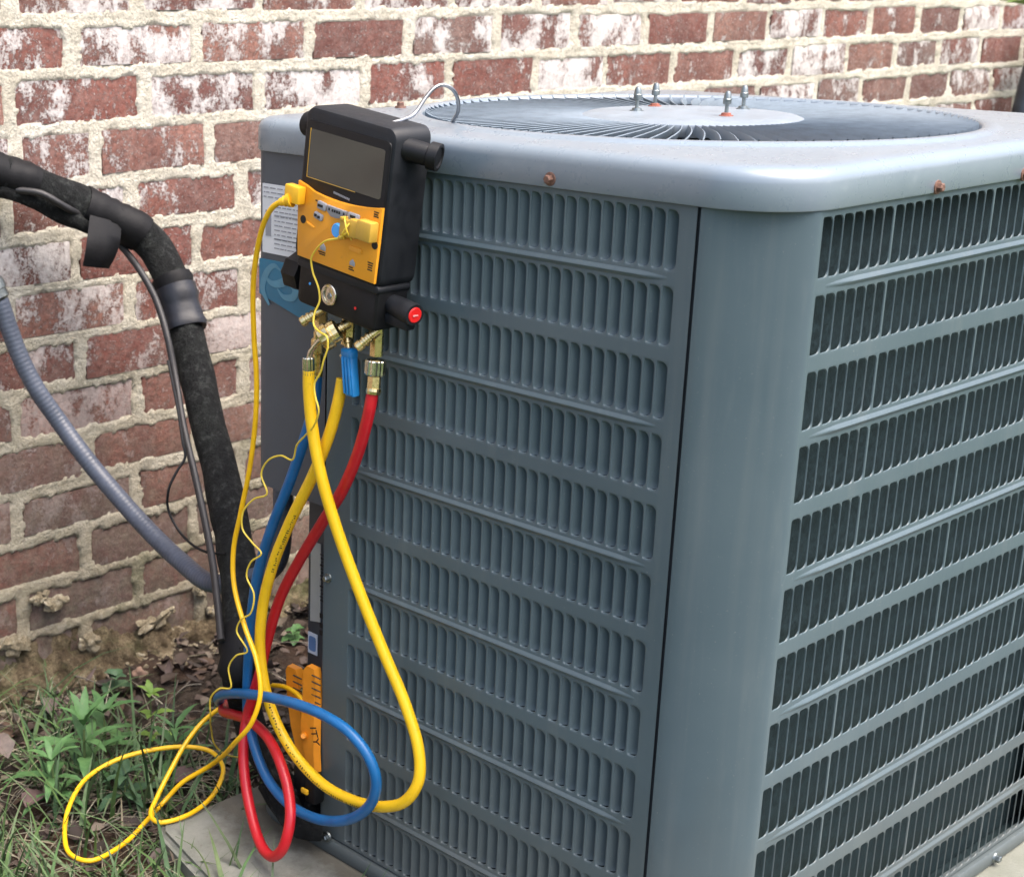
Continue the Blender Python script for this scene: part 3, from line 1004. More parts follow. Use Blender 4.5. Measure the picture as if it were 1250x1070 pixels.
# decals
def decal(name, pts, x, mat, parent, label=None, th=.0012):
    """flat label on a face x = const; pts are (y, z)"""
    g = prism([(-y, z) for y, z in pts], th, (x, 0, 0), (0, -1, 0), (0, 0, 1), (-1, 0, 0))
    return part(name, g, mat, parent, False, None, label)
wl = decal('wiring_label', [(-.6085, .770), (-.6085, .690), (-.700, .690), (-.700, .770)], -.0002, M_WHITE, cpan, 'white instruction label with fine print')
rows = []
rr = random.Random(5)
for i in range(14):
    z = .766 - i * .0053
    a = -.630 if i > 2 else -.611
    while a > -.695:
        b = a - rr.uniform(.003, .012)
        rows.append(box((-.0016, (a + b) / 2, z), (.0004, abs(a - b), .0013)))
        a = b - rr.uniform(.001, .003)
rows.append(box((-.0016, -.6195, .725), (.0004, .010, .030)))
rows.append(box((-.0016, -.655, .7355), (.0004, .05, .0007))); rows.append(box((-.0016, -.655, .708), (.0004, .05, .0007)))
part('print', join(*rows), M_DIMINK, cpan, False)['kind'] = 'stuff'
bl = decal('brand_label', [(-.6025, .682), (-.6025, .640), (-.690, .618), (-.710, .618), (-.710, .682)], -.0002, M_LBLUE, cpan, 'teal label with a pale swirl')
def ribbon(P, w, x):
    C = spline([(0, y, z) for y, z in P], .002)
    v, f = [], []
    for i, c in enumerate(C):
        t = i / (len(C) - 1); d = C[min(i + 1, len(C) - 1)] - C[max(i - 1, 0)]
        nrm = np.array([0, -d[2], d[1]]); nrm /= np.linalg.norm(nrm)
        ww = w * math.sin(math.pi * (.08 + .9 * t)) + .0006
        v += [(x, *(c + nrm * ww)[1:]), (x, *(c - nrm * ww)[1:])]
    for i in range(len(C) - 1): f.append((2 * i, 2 * i + 1, 2 * i + 3, 2 * i + 2))
    return v, f
sw = [ribbon([(0.0000, -0.6213, 0.6285)[1:], (0.0000, -0.6093, 0.6463)[1:], (0.0000, -0.6153, 0.6648)[1:], (0.0000, -0.6301, 0.6765)[1:], (0.0000, -0.6418, 0.6723)[1:]], .0042, -.0018),
      ribbon([(0.0000, -0.6153, 0.6609)[1:], (0.0000, -0.6272, 0.6548)[1:], (0.0000, -0.6448, 0.6583)[1:], (0.0000, -0.6535, 0.6624)[1:], (0.0000, -0.6680, 0.6549)[1:], (0.0000, -0.6652, 0.6449)[1:], (0.0000, -0.6479, 0.6423)[1:], (0.0000, -0.6361, 0.6502)[1:]], .0050, -.0021)]
part('swirl_print', join(*sw), M_SWIRL, cpan, False)
decal('sticker', [((0.0300, -0.6647, 0.3371)[1], (0.0300, -0.6647, 0.3371)[2]), ((0.0300, -0.6647, 0.2316)[1], (0.0300, -0.6647, 0.2316)[2]), ((0.0300, -0.6829, 0.2352)[1], (0.0300, -0.6829, 0.2352)[2]), ((0.0300, -0.6827, 0.3377)[1], (0.0300, -0.6827, 0.3377)[2])], .0305, M_STICK, ac, 'silver barcode sticker').data.flip_normals()
bars = []
for i in range(14):
    z = .325 - i * .0046
    bars.append(box((.0288, -.6885, z), (.0005, .012 - .003 * (i % 3), .0011 + .0011 * (i % 2))))
for i, z in enumerate((.245, .232, .222)): bars.append(box((.0288, -.688, z), (.0005, .010, .006)))
part('barcode_print', join(*bars), M_INK, ac, False)['kind'] = 'stuff'
z_ = (0.0300, -0.6697, 0.2022)
decal('sticker', [(z_[1] + .0085, z_[2] + .014), (z_[1] + .0085, z_[2] - .014), (z_[1] - .0085, z_[2] - .014), (z_[1] - .0085, z_[2] + .014)], .0305, M_PALEB, ac, 'pale sticker with blue rounded square')
g = prism([(-(z_[1]) + a, z_[2] + b) for a, b in rrect(-.0062, -.0098, .0062, .0098, .003)], .0006, (.0292, 0, 0), (0, -1, 0), (0, 0, 1), (-1, 0, 0))
part('sticker_icon', g, M_SQBLUE, ac, False)

# ---------------------------------------------------------------- digital manifold gauge hung on the cap
gr, gu, gn = Vector((0, -.9925, -.1219)), Vector((0, -.1219, .9925)), Vector((-1, 0, 0))
GC = Vector((-.0205, -.8179, .7789))
MG = Matrix((gr, gu, gn)).transposed()
def GL(a, b, c): return GC + gr * a + gu * b + gn * c
def gbox(a0, a1, b0, b1, c0, c1, bev=.003): return box(GL((a0 + a1) / 2, (b0 + b1) / 2, (c0 + c1) / 2), (a1 - a0, b1 - b0, c1 - c0), bev, MG)
def gprism(poly, c0, c1, bev=0.0): return prism(poly, c1 - c0, GL(0, 0, c0), gr, gu, gn, bev)
gauge = thing('manifold_gauge', (-.045, -.8179, .66), 'black and orange digital manifold gauge hooked over the top of the air conditioner', 'manifold gauge')
body_poly = rrect(-.0685, -.080, .0685, .0855, .012, 5)
body = part('body', gprism(body_poly, 0, .0495, .007), M_BODY, gauge, True, 40)
part('bezel', gprism(rrect(-.0625, -.0765, .0645, .072, .006, 4), .0495, .0510, .0012), M_BLACK, gauge, True, 40)
scr = part('screen', gprism(rrect(-.0545, .0125, .0575, .0630, .003, 3), .0510, .0516), M_SCREEN, gauge, False)
part('screen_trim', join(gbox(-.0553, -.0546, .0120, .0632, .0510, .0519, 0), gbox(-.0553, .020, .0118, .0124, .0510, .0519, 0)), M_TAN, gauge, False)
part('brand_print', join(*[gbox(-.012 + .0023 * i, -.0104 + .0023 * i, .0035 - .0002 * i, .0058 - .0002 * i, .0510, .0514, 0) for i in range(11)]), M_DIMINK, gauge, False)
arc = [(.0648 - .1296 * i / 10, .0058 - .0070 * (1 - (1 - i / 5) ** 2) + (.002 if i > 8 else 0) - .0006 * i * .3) for i in range(11)]
face_poly = arc + [(-.0610, -.0350), (-.0560, -.0735), (.0640, -.0735), (.0648, -.030)]
part('face_plate', gprism(face_poly, .0510, .0545, .0012), M_FACE, gauge, True, 40)
def gbtn(name, poly, mat, h=.0025): return part(name, gprism(poly, .0545, .0545 + h, .0008), mat, gauge, True, 40)
def rot(poly, deg):
    cx = sum(p[0] for p in poly) / len(poly); cy = sum(p[1] for p in poly) / len(poly); c, s = math.cos(R(deg)), math.sin(R(deg))
    return [(cx + (x - cx) * c - (y - cy) * s, cy + (x - cx) * s + (y - cy) * c) for x, y in poly]
GC0 = GC.copy(); GC = GC0 + gr * .0105 - gu * .001
gbtn('button', rot(rrect(-.0400, -.0150, -.0265, -.0065, .002), -6), M_GREYBTN)
gbtn('button', rot(rrect(-.0440, -.0262, -.0305, -.0192, .002), -10), M_GREYBTN)
gbtn('button', [(-.0245, -.0075), (-.0245, -.0140), (-.0180, -.0182), (-.0100, -.0185), (-.0040, -.0170), (.0040, -.0150), (.0055, -.0078)], M_GREYBTN)
gbtn('button', rrect(.0070, -.0160, .0240, -.0072, .002), M_GREYBTN)
part('button_print', join(*[gbox(x, x + w, y, y + .0028, .0568, .0573, 0) for x, w, y in ((-.0385, .008, -.0122), (-.0425, .004, -.0236), (-.0375, .004, -.0246), (-.0215, .0022, -.0125), (-.0165, .0025, -.0128), (-.0130, .0025, -.0128), (-.0095, .0025, -.0128), (-.006, .0025, -.0128), (.0010, .0022, -.0125), (.0115, .008, -.0122))]), M_INK, gauge, False)
c0 = GL(-.0060, -.0305, .0540)
part('button', turn(c0, c0 + gn, [(0, .0080), (.0030, .0078), (.0042, .0068), (.0042, .0)], 24), M_BLUEBTN, gauge, True, 40, 'blue round button')
gbtn('icon', [(-.0315, -.0530), (-.0315, -.0575), (-.0225, -.0575), (-.0225, -.0530), (-.0270, -.0490)], M_GREYBTN, .0006)
gbtn('icon', [(.0155, -.0580), (.0155, -.0620), (.0235, -.0620), (.0235, -.0580), (.0195, -.0545)], M_GREYBTN, .0006)
part('face_print', join(*[gbox(x, x + w, y, y + .0012, .0545, .0549, 0) for x, w, y in (
    (-.0335, .011, -.0600), (-.0315, .009, -.0622), (.0150, .006, -.0645), (.0150, .008, -.0668), (-.0720, .006, -.0020), (-.0720, .004, -.0045), (.0435, .007, .0005), (.0435, .006, -.0020), (.0435, .007, -.0042),
    (.0420, .008, -.0525), (.0425, .007, -.0550), (.0430, .006, -.0575), (.0425, .007, -.0600), (-.0450, .003, -.0080))]), M_INK, gauge, False)
GC = GC0 + gr * .0008
for a, b in ((-.0520, -.0330), (.0590, -.0335)):
    c0 = GL(a, b, .0540)
    part('jack', turn(c0, c0 + gn, [(0, .0044), (.0008, .0044), (.0009, .0030), (.0009, 0)], 16), M_INK, gauge, True, 30)
gbtn('face_ridge', rot(rrect(-.0465, -.0375, -.0325, -.0350, .001), -14), M_FACE, .0012)
gbtn('face_ridge', rrect(.0230, -.0475, .0420, -.0420, .0015), M_FACE, .0012)
GC = GC0
# carrying bosses at the upper corners
part('boss', turn(GL(-.064, .0610, .026), GL(-.090, .0600, .026), [(0, .009), (.45, .009), (.5, .0135), (.9, .0135), (1, .011)], 20), M_BLACK, gauge)
part('boss', turn(GL(.064, .0640, .030), GL(.098, .0610, .014), [(0, .0120), (.66, .0112), (.70, .0140), (.92, .0140), (.97, .0140), (.98, .011), (.94, .009), (.94, 0)], 22), M_BLACK, gauge)
# valve block
part('valve_block', gprism(rrect(-.060, -.1270, .0650, -.0780, .006, 3), .004, .046, .004), M_BLACK, gauge, True, 40)
part('valve_block_lip', gprism(rrect(-.0625, -.0860, .0665, -.0770, .004, 3), .002, .049, .003), M_BODY, gauge, True, 40)
kn = part('knob', turn(GL(-.056, -.1020, .024), GL(-.094, -.1020, .026), [(0, .010), (.3, .012), (.34, .0205), (.85, .0215), (.95, .019), (1, .013)], 16, .10), M_BLACK, gauge, True, 40)
kn = part('knob', turn(GL(.062, -.0985, .024), GL(.104, -.0985, .030), [(0, .010), (.25, .0112), (.3, .0116), (.9, .0120), (1, .0112)], 18), M_BODY, gauge, True, 40, 'knob with a red end cap')
c0 = GL(.1035, -.0985, .030); ax = (GL(.104, -.0985, .030) - GL(.062, -.0985, .024)).normalized()
part('knob_cap', turn(c0, c0 + ax, [(0, .0084), (.0014, .0080), (.0018, .0074), (.0018, 0)], 20), M_REDCAP, kn, True, 30)
part('knob_print', box(c0 + ax * .0020, (.0072, .0006, .0016)), M_PINKINK, kn, False)
part('handle_fin', gbox(.064, .098, -.1180, -.1060, .020, .034, .003), M_BODY, gauge, True, 40)
c0 = GL(-.0075, -.1055, .0455)
sg = part('sight_glass', turn(c0, c0 + gn, [(0, .0118), (.0025, .0118), (.0034, .0110), (.0034, .0088), (.0012, .0080), (.0012, .0)], 26), M_NICKEL, gauge, True, 30)
part('sight_float', turn(c0 + gn * .0012 - gu * .0015, c0 + gn * .0022 - gu * .0015, [(0, .0040), (1, .0028)], 6), M_ZINC, sg, False)
for a, b, m_, nm in ((-.0400, -.1020, M_BLUEBTN, 'low_side_mark'), (.0330, -.1090, M_REDCAP, 'high_side_mark')):
    c0 = GL(a, b, .0462)
    part(nm, turn(c0, c0 + gn, [(0, .0016), (.0006, .0016), (.0006, 0)], 10), m_, gauge, False)
# hanging hook
hook = [GL(.035, .080, .022), (-0.0450, -0.8606, 0.8566), (-0.0300, -0.8619, 0.8600), (-0.0120, -0.8614, 0.8647), (0.0040, -0.8627, 0.8813), (0.0140, -0.8654, 0.8909), (0.0240, -0.8674, 0.8935), (0.0340, -0.8709, 0.8887), (0.0460, -0.8683, 0.8773), (0.0560, -0.8596, 0.8645), (0.0640, -0.8466, 0.8548), (0.0660, -0.8425, 0.8510)]
part('hook', tube(hook, .0020, 10, .004), M_STEEL, gauge)
# ports: hexagonal brass legs with angled stubs
def hexbar(p0, p1, r): return turn(p0, p1, [(0, r * 1.12), (1, r * 1.12)], 6)
for p0, p1 in (((-0.0440, -0.7596, 0.6536), (-0.0440, -0.7587, 0.6278)), ((-0.0440, -0.8038, 0.6497), (-0.0440, -0.8019, 0.6186)), ((-0.0440, -0.8483, 0.6462), (-0.0440, -0.8475, 0.6140))):
    part('port', hexbar(p0, p1, .0066), M_BRASS, gauge, False)
stub = [(t_, r_ * 1.22) for t_, r_ in [(0, .0048), (.25, .0048), (.27, .0040), (.34, .0040), (.36, .0050), (.44, .0050), (.46, .0040), (.54, .0040), (.56, .0050), (.64, .0050), (.66, .0040), (.74, .0040), (.76, .0050), (.96, .0048), (1, .0036)]]
for p0, p1 in (((-0.0480, -0.7647, 0.6513), (-0.0660, -0.7500, 0.6367)), ((-0.0480, -0.8069, 0.6435), (-0.0660, -0.7980, 0.6310)), ((-0.0480, -0.8525, 0.6430), (-0.0660, -0.8393, 0.6238))):
    part('port_stub', turn(p0, p1, stub, 16), M_BRASS, gauge)

# ---------------------------------------------------------------- hoses
HR = .0067
def printing(C, r, s0, s1, side, seed):
    """rows of small dark characters printed along a hose"""
    rr = random.Random(seed)
    v, f = [], []
    n = len(C)
    i = s0
    while i < min(s1, n - 2):
        p = Vector(C[i][:3]); d = (Vector(C[i + 1][:3]) - p).normalized()
        view = Vector(side) - d * Vector(side).dot(d); view.normalize()
        x = d.cross(view)
        if rr.random() < .93:
            w = rr.uniform(.0006, .0010); h = rr.uniform(.0014, .0022)
            for sx in (-1, 1):
                if rr.random() < .75:
                    q = p + x * (sx * h * .4) + view * (r + .0002)
                    k = len(v)
                    v += [q - d * w - x * h * .35, q + d * w - x * h * .35, q + d * w + x * h * .35, q - d * w + x * h * .35]
                    f.append((k, k + 1, k + 2, k + 3))
        i += 1
    return v, f

yel = [(-0.0780, -0.7776, 0.5901), (-0.0780, -0.7779, 0.5690), (-0.0760, -0.7816, 0.5276), (-0.0720, -0.7929, 0.4728), (-0.0620, -0.8088, 0.4124), (-0.0500, -0.8366, 0.3392), (-0.0400, -0.8652, 0.2762), (-0.0340, -0.8964, 0.2200),
       (-0.0340, -0.9189, 0.1727), (-0.0380, -0.9243, 0.1383), (-0.0440, -0.9107, 0.1090), (-0.0460, -0.8775, 0.0884), (-0.0460, -0.8256, 0.0751), (-0.0460, -0.7710, 0.0754), (-0.0460, -0.7170, 0.0979), (-0.0480, -0.6806, 0.1402),
       (-0.0520, -0.6650, 0.2073), (-0.0540, -0.6705, 0.2688), (-0.0560, -0.6924, 0.3336), (-0.0580, -0.7265, 0.3995), (-0.0580, -0.7639, 0.4630), (-0.0580, -0.7902, 0.5168), (-0.0560, -0.8018, 0.5562), (-0.0520, -0.8035, 0.5817)]
yh = thing('yellow_hose', (-0.0500, -0.8438, 0.0756), 'thick yellow charging hose looped from the gauge down the louvers and back', 'hose')
YC = spline(yel, .0035)
part('hose_tube', sweep(YC, HR, 14), M_YHOSE, yh)
def yidx(p): return min(range(len(YC)), key=lambda i: (Vector(YC[i]) - Vector(p)).length)
part('hose_print', join(printing(YC, HR, yidx((-0.0460, -0.8533, 0.0803)), yidx((-0.0500, -0.6767, 0.1560)), (-.55, -.75, -.1), 1), printing(YC, HR, yidx((-0.0550, -0.6882, 0.3218)), yidx((-0.0580, -0.7364, 0.4150)), (-.45, -.75, .1), 2)), M_INK, yh, False)['kind'] = 'stuff'
f0, f1 = (-0.0780, -0.7767, 0.6046), (-0.0780, -0.7777, 0.5846)
part('ferrule', turn(f0, f1, [(0, .0060), (.06, .0066), (.94, .0069), (1, .0066)], 28, .10), M_NICKEL, yh, True, 20)
part('bent_stem', tube([(-0.0780, -0.7774, 0.6029), (-0.0780, -0.7800, 0.6106), (-0.0760, -0.7856, 0.6195), (-0.0740, -0.7951, 0.6290)], .0030, 10, .002), M_NICKEL, yh)
part('coupler', turn((-0.0750, -0.7923, 0.6259), (-0.0600, -0.8057, 0.6387), [(0, .0112), (.04, .0142), (.10, .0148), (.50, .0148), (.54, .0128), (.62, .0126), (.66, .0134), (.9, .0128), (1, .0085)], 30, .05), M_BRASS, yh, True, 25)
vh0, vh1 = (-0.0520, -0.8131, 0.6181), (-0.0600, -0.8280, 0.5677)
ax = (Vector(vh1) - Vector(vh0)).normalized()
Mv = Matrix((Vector((0, -1, 0)), Vector((-1, 0, 0)), -ax)).transposed()
part('valve_neck', turn((-0.0460, -0.8046, 0.6248), (-0.0500, -0.8112, 0.6102), [(0, .0060), (.3, .0060), (.35, .0045), (.6, .0045), (.65, .0058), (1, .0058)], 14), M_BRASS, yh)
vb = [box((Vector(vh0) + Vector(vh1)) / 2 + Vector((0, 0, 0)), (.0155, .0115, .052), .0030, Mv)]
for q in (-.0048, 0, .0048): vb.append(box((Vector(vh0) + Vector(vh1)) / 2 + Mv @ Vector((q, .0065, -.003)), (.0026, .0022, .040), .0008, Mv))
vb.append(box(Vector(vh0) + ax * .006, (.0168, .0126, .011), .003, Mv))
part('valve_handle', join(*vb), M_BLUEPL, yh, True, 40, 'blue ribbed valve handle')
part('valve_pin', cyl((-0.0500, -0.7995, 0.6063), (-0.0550, -0.8089, 0.6042), .0026, 10), M_NICKEL, yh)

red = [(-0.0500, -0.8492, 0.5757), (-0.0520, -0.8457, 0.5507), (-0.0500, -0.8294, 0.5053), (-0.0440, -0.7979, 0.4511), (-0.0360, -0.7545, 0.3970), (-0.0300, -0.7055, 0.3311), (-0.0280, -0.6736, 0.2790), (-0.0280, -0.6522, 0.2236), (-0.0300, -0.6357, 0.1633),
       (-0.0380, -0.6227, 0.1079), (-0.0500, -0.6289, 0.0707), (-0.0620, -0.6465, 0.0357), (-0.0740, -0.6721, 0.0047), (-0.0860, -0.7007, -0.0151), (-0.0940, -0.7227, -0.0205), (-0.0980, -0.7427, -0.0178), (-0.0980, -0.7593, -0.0014), (-0.0940, -0.7651, 0.0207), (-0.0860, -0.7609, 0.0425), (-0.0740, -0.7433, 0.0627), (-0.0640, -0.7164, 0.0871),
       (-0.0520, -0.6792, 0.1020), (-0.0400, -0.6315, 0.1027), (-0.0260, -0.5816, 0.0890), (-0.0060, -0.5347, 0.0701), (0.0200, -0.5040, 0.0592), (0.0700, -0.4709, 0.0454)]
rh = thing('red_hose', (-0.0685, -0.7053, -0.0450), 'red charging hose from the right gauge port, its loop resting on the slab', 'hose')
part('hose_tube', tube(red, HR, 14, .005), M_RHOSE, rh)
part('coupler', turn((-0.0460, -0.8490, 0.6110), (-0.0470, -0.8487, 0.5922), [(0, .0066), (.05, .0108), (.12, .0116), (.85, .0116), (.92, .0108), (1, .0078)], 34, .07), M_NICKEL, rh, True, 20)
part('hex_ferrule', join(turn((-0.0470, -0.8487, 0.5940), (-0.0490, -0.8494, 0.5773), [(0, .0055), (.1, .0074), (.9, .0074), (1, .0074)], 6), turn((-0.0490, -0.8496, 0.5792), (-0.0500, -0.8499, 0.5731), [(0, .0080), (.5, .0084), (1, .0078)], 18)), M_BRASS, rh, False)

blu = [(-0.0340, -0.7424, 0.5739), (-0.0340, -0.7388, 0.5398), (-0.0360, -0.7289, 0.5043), (-0.0400, -0.7041, 0.4381), (-0.0420, -0.6743, 0.3740), (-0.0400, -0.6461, 0.3069), (-0.0380, -0.6319, 0.2504), (-0.0360, -0.6230, 0.1886), (-0.0350, -0.6192, 0.1421), (-0.0360, -0.6219, 0.1036), (-0.0440, -0.6459, 0.0696),
       (-0.0500, -0.6785, 0.0423), (-0.0540, -0.7252, 0.0280), (-0.0560, -0.7827, 0.0343), (-0.0600, -0.8408, 0.0629), (-0.0640, -0.8768, 0.1009), (-0.0680, -0.8866, 0.1354), (-0.0720, -0.8753, 0.1631), (-0.0760, -0.8480, 0.1826), (-0.0780, -0.8100, 0.1887), (-0.0740, -0.7570, 0.1826), (-0.0660, -0.6924, 0.1665),
       (-0.0500, -0.6212, 0.1405), (-0.0220, -0.5532, 0.1054), (0.0000, -0.5151, 0.0791), (0.0300, -0.4898, 0.0510), (0.0750, -0.4646, 0.0216)]
bh = thing('blue_hose', (-0.0500, -0.7763, 0.0259), 'dark blue charging hose hanging behind the yellow one with a low loop', 'hose')
part('hose_tube', tube(blu, HR * .97, 14, .005), M_BHOSE, bh)
part('ferrule', turn((-0.0400, -0.7516, 0.6242), (-0.0360, -0.7446, 0.5718), [(0, .0060), (.15, .0060), (.2, .0085), (.45, .0085), (.5, .0060), (.75, .0066), (1, .0068)], 18), M_BRASS, bh, True, 30)

# ---------------------------------------------------------------- sensor cables
cab = [(-0.0820, -0.7573, 0.7738), (-0.0860, -0.7473, 0.7714), (-0.0880, -0.7309, 0.7646), (-0.0860, -0.7122, 0.7456), (-0.0800, -0.6926, 0.7112), (-0.0720, -0.6759, 0.6666), (-0.0640, -0.6676, 0.6078), (-0.0600, -0.6672, 0.5590), (-0.0580, -0.6632, 0.5089), (-0.0560, -0.6502, 0.4456), (-0.0560, -0.6331, 0.3849),
       (-0.0580, -0.6211, 0.3328), (-0.0620, -0.6272, 0.2897), (-0.0680, -0.6547, 0.2462), (-0.0760, -0.6859, 0.2158), (-0.0840, -0.7030, 0.1812), (-0.0920, -0.6972, 0.1437), (-0.0940, -0.6650, 0.1025), (-0.0341, -0.5376, 0.0000), (-0.0552, -0.5056, -0.0300), (-0.0774, -0.4944, -0.0550), (-0.1153, -0.5088, -0.0620),
       (-0.1725, -0.5333, -0.0660), (-0.2272, -0.5392, -0.0660), (-0.2373, -0.5099, -0.0660), (-0.2217, -0.4735, -0.0620), (-0.1858, -0.4296, -0.0520), (-0.1360, -0.3973, -0.0400), (-0.0892, -0.3987, -0.0280), (-0.0411, -0.4187, -0.0200), (0.0037, -0.4438, -0.0200), (0.0236, -0.4698, -0.0240),
       (0.0181, -0.5019, -0.0320), (-0.0140, -0.5312, -0.0400), (-0.0583, -0.5536, -0.0430), (-0.0979, -0.5575, -0.0450), (-0.1251, -0.5459, -0.0460), (-0.1231, -0.5272, -0.0440), (-0.0965, -0.5060, -0.0360), (-0.0618, -0.4893, -0.0160), (-0.0249, -0.4779, 0.0100), (0.0055, -0.4754, 0.0300), (0.0352, -0.4743, 0.0400)]
yc = thing('yellow_sensor_cable', (-0.2236, -0.5336, -0.0700), 'bright yellow round cable plugged into the gauge, with two big loops in the weeds', 'cable')
part('cable', tube(cab, .0031, 10, .005), M_CABLE, yc)
pl0 = Vector((-0.0800, -0.7590, 0.7738))
part('plug', join(gbox(-.0730, -.0500, -.0170, .0020, .0545, .0660, .002), turn((-0.0820, -0.7520, 0.7728), (-0.0870, -0.7392, 0.7689), [(0, .0085), (.3, .0075), (.35, .0055), (.6, .0062), (.65, .005), (1, .0042)], 16)), M_YPLUG, yc, True, 40)

wire = [(-0.0860, -0.8437, 0.7488), (-0.0840, -0.8269, 0.7407), (-0.0820, -0.8071, 0.7355), (-0.0800, -0.7910, 0.7255), (-0.0780, -0.7798, 0.7125), (-0.0760, -0.7804, 0.6982), (-0.0760, -0.7898, 0.6819), (-0.0760, -0.7914, 0.6680), (-0.0800, -0.7882, 0.6555), (-0.0840, -0.7915, 0.6441), (-0.0880, -0.8051, 0.6389), (-0.0900, -0.8190, 0.6362),
        (-0.0900, -0.8205, 0.6249), (-0.0900, -0.8143, 0.6096), (-0.0880, -0.8072, 0.5945), (-0.0880, -0.7982, 0.5810), (-0.0880, -0.7997, 0.5667), (-0.0880, -0.8052, 0.5532), (-0.0840, -0.7945, 0.5337), (-0.0760, -0.7696, 0.5137), (-0.0700, -0.7492, 0.4967), (-0.0660, -0.7378, 0.4769),
        (-0.0640, -0.7156, 0.4763), (-0.0640, -0.6925, 0.4650), (-0.0640, -0.6807, 0.4453), (-0.0640, -0.6911, 0.4248), (-0.0640, -0.6673, 0.4118), (-0.0660, -0.6499, 0.3924), (-0.0660, -0.6482, 0.3703), (-0.0660, -0.6665, 0.3577), (-0.0660, -0.6831, 0.3489), (-0.0660, -0.6634, 0.3319), (-0.0660, -0.6557, 0.3119), (-0.0680, -0.6718, 0.2940),
        (-0.0700, -0.6680, 0.2691), (-0.0700, -0.6494, 0.2547), (-0.0700, -0.6414, 0.2370), (-0.0720, -0.6641, 0.2191), (-0.0720, -0.6420, 0.2052), (-0.0720, -0.6275, 0.1838), (-0.0720, -0.6321, 0.1600), (-0.0700, -0.6068, 0.1482), (-0.0660, -0.5832, 0.1250), (-0.0600, -0.5752, 0.0973), (0.0111, -0.4863, 0.0200), (0.0238, -0.4770, -0.0100), (0.0410, -0.4789, -0.0300), (0.0733, -0.4843, -0.0450)]
tw = thing('thermocouple_wire', (0.0653, -0.4486, -0.0500), 'thin pale yellow wavy wire dangling from the tan plug on the gauge', 'wire')
part('wire', tube(wire, .0011, 7, .003), M_WIRE, tw)
pg = [gbox(.0420, .0635, -.0300, -.0090, .0545, .0670, .002), gbox(.0280, .0420, -.0315, -.0120, .0550, .0650, .0025)]
part('plug', join(*pg), M_TAN, tw, True, 40)
part('plug_clip', join(gbox(.0130, .0285, -.0335, -.0150, .0560, .0630, .002), gbox(.0150, .0200, -.0170, -.0130, .0560, .0650, .001), gbox(.0150, .0200, -.0370, -.0330, .0560, .0650, .001)), M_TAN, tw, True, 40)
part('wire_tie', join(tube([GL(0.0180, -.0135, .060), GL(0.0250, -.0150, .0665), GL(0.0300, -.0250, .0668), GL(0.0310, -.0345, .060)], .0009, 6, .002), tube([GL(0.0305, -.0130, .060), GL(0.0295, -.020, .0668), GL(0.0230, -.0300, .0665), GL(0.0200, -.0360, .060)], .0009, 6, .002)), M_WIRE, tw)

# ---------------------------------------------------------------- pipe clamp with amber handles
pc = thing('pipe_clamp', (0.0000, -0.6900, 0.0435), 'amber yellow spring clamp with black jaws in the valve corner', 'clamp')
def slab(P, w, mat, name, th=.010):
    """tapering plate along a polyline of (point, half width) facing -x"""
    v, f = [], []
    for (p, hw) in P:
        p = Vector(p)
        for s, dx, k in ((-1, 0, 1), (-.82, -th, .9), (.82, -th, .9), (1, 0, 1)):
            v.append(p + Vector((dx, -hw * s, 0)))
    n = len(P)
    for i in range(n - 1):
        for k in range(4):
            k2 = (k + 1) % 4
            f.append((i * 4 + k, i * 4 + k2, (i + 1) * 4 + k2, (i + 1) * 4 + k))
    f.append((0, 1, 2, 3)); f.append(tuple((n - 1) * 4 + k for k in (3, 2, 1, 0)))
    return v, f
h1 = [((0.0200, -0.6519, 0.1688), .009), ((0.0200, -0.6520, 0.1621), .0135), ((0.0180, -0.6577, 0.1284), .0140), ((0.0140, -0.6689, 0.0938), .0135), ((0.0080, -0.6871, 0.0569), .009)]
h2 = [((0.0040, -0.7049, 0.1916), .008), ((0.0040, -0.7020, 0.1840), .0125), ((0.0020, -0.7047, 0.1502), .0135), ((0.0000, -0.7045, 0.1117), .0145), ((-0.0020, -0.7102, 0.0807), .011), ((-0.0020, -0.7152, 0.0566), .008)]
part('handle', slab(h1, 0, None, ''), M_CLAMP, pc, True, 30)
hd = part('handle', slab(h2, 0, None, ''), M_CLAMP, pc, True, 30)
part('grip_rib', join(*[box(Vector((-0.0070, -0.7172, 0.1837)) - Vector((0, 0, .0085 * i)), (.0014, .016, .0014), .0003) for i in range(5)], *[box(Vector((0.0090, -0.6645, 0.1606)) - Vector((0, 0, .0085 * i)), (.0014, .016, .0014), .0003) for i in range(5)]), M_DARK, hd, False)
cv = bpy.data.curves.new('warning_print', 'FONT'); cv.body = 'ITY'; cv.size = .017; cv.extrude = .0003; cv.align_x = 'CENTER'; cv.align_y = 'CENTER'
tx = bpy.data.objects.new('warning_print', cv); COL.objects.link(tx)
dg = bpy.context.evaluated_depsgraph_get()
mt = bpy.data.meshes.new_from_object(tx.evaluated_get(dg)); bpy.data.objects.remove(tx); bpy.data.curves.remove(cv)
Mt = Matrix.Translation(Vector((-0.0118, -0.7207, 0.1071))) @ Matrix(((0, 0, -1, 0), (-.35, -.93, 0, 0), (-.93, .35, 0, 0), (0, 0, 0, 1)))
mt.transform(Mt); mt.materials.append(M_INK)
link('warning_print', mt, hd)
part('pivot', turn((-0.0040, -0.6938, 0.0954), (-0.0180, -0.7064, 0.1036), [(0, .0048), (.8, .0045), (1, .003)], 14), M_CLAMP, pc)
part('jaw', join(box((-0.0040, -0.6946, 0.0353), (.020, .024, .040), .004), box((-0.0120, -0.7220, 0.0355), (.018, .020, .036), .004), box((-0.0100, -0.6829, 0.0071), (.018, .020, .030), .004)), M_BLACK, pc, True, 40)
part('jaw_pad', box((-0.0240, -0.7171, 0.0343), (.004, .012, .007), .0015), M_YPLUG, pc, True, 40)
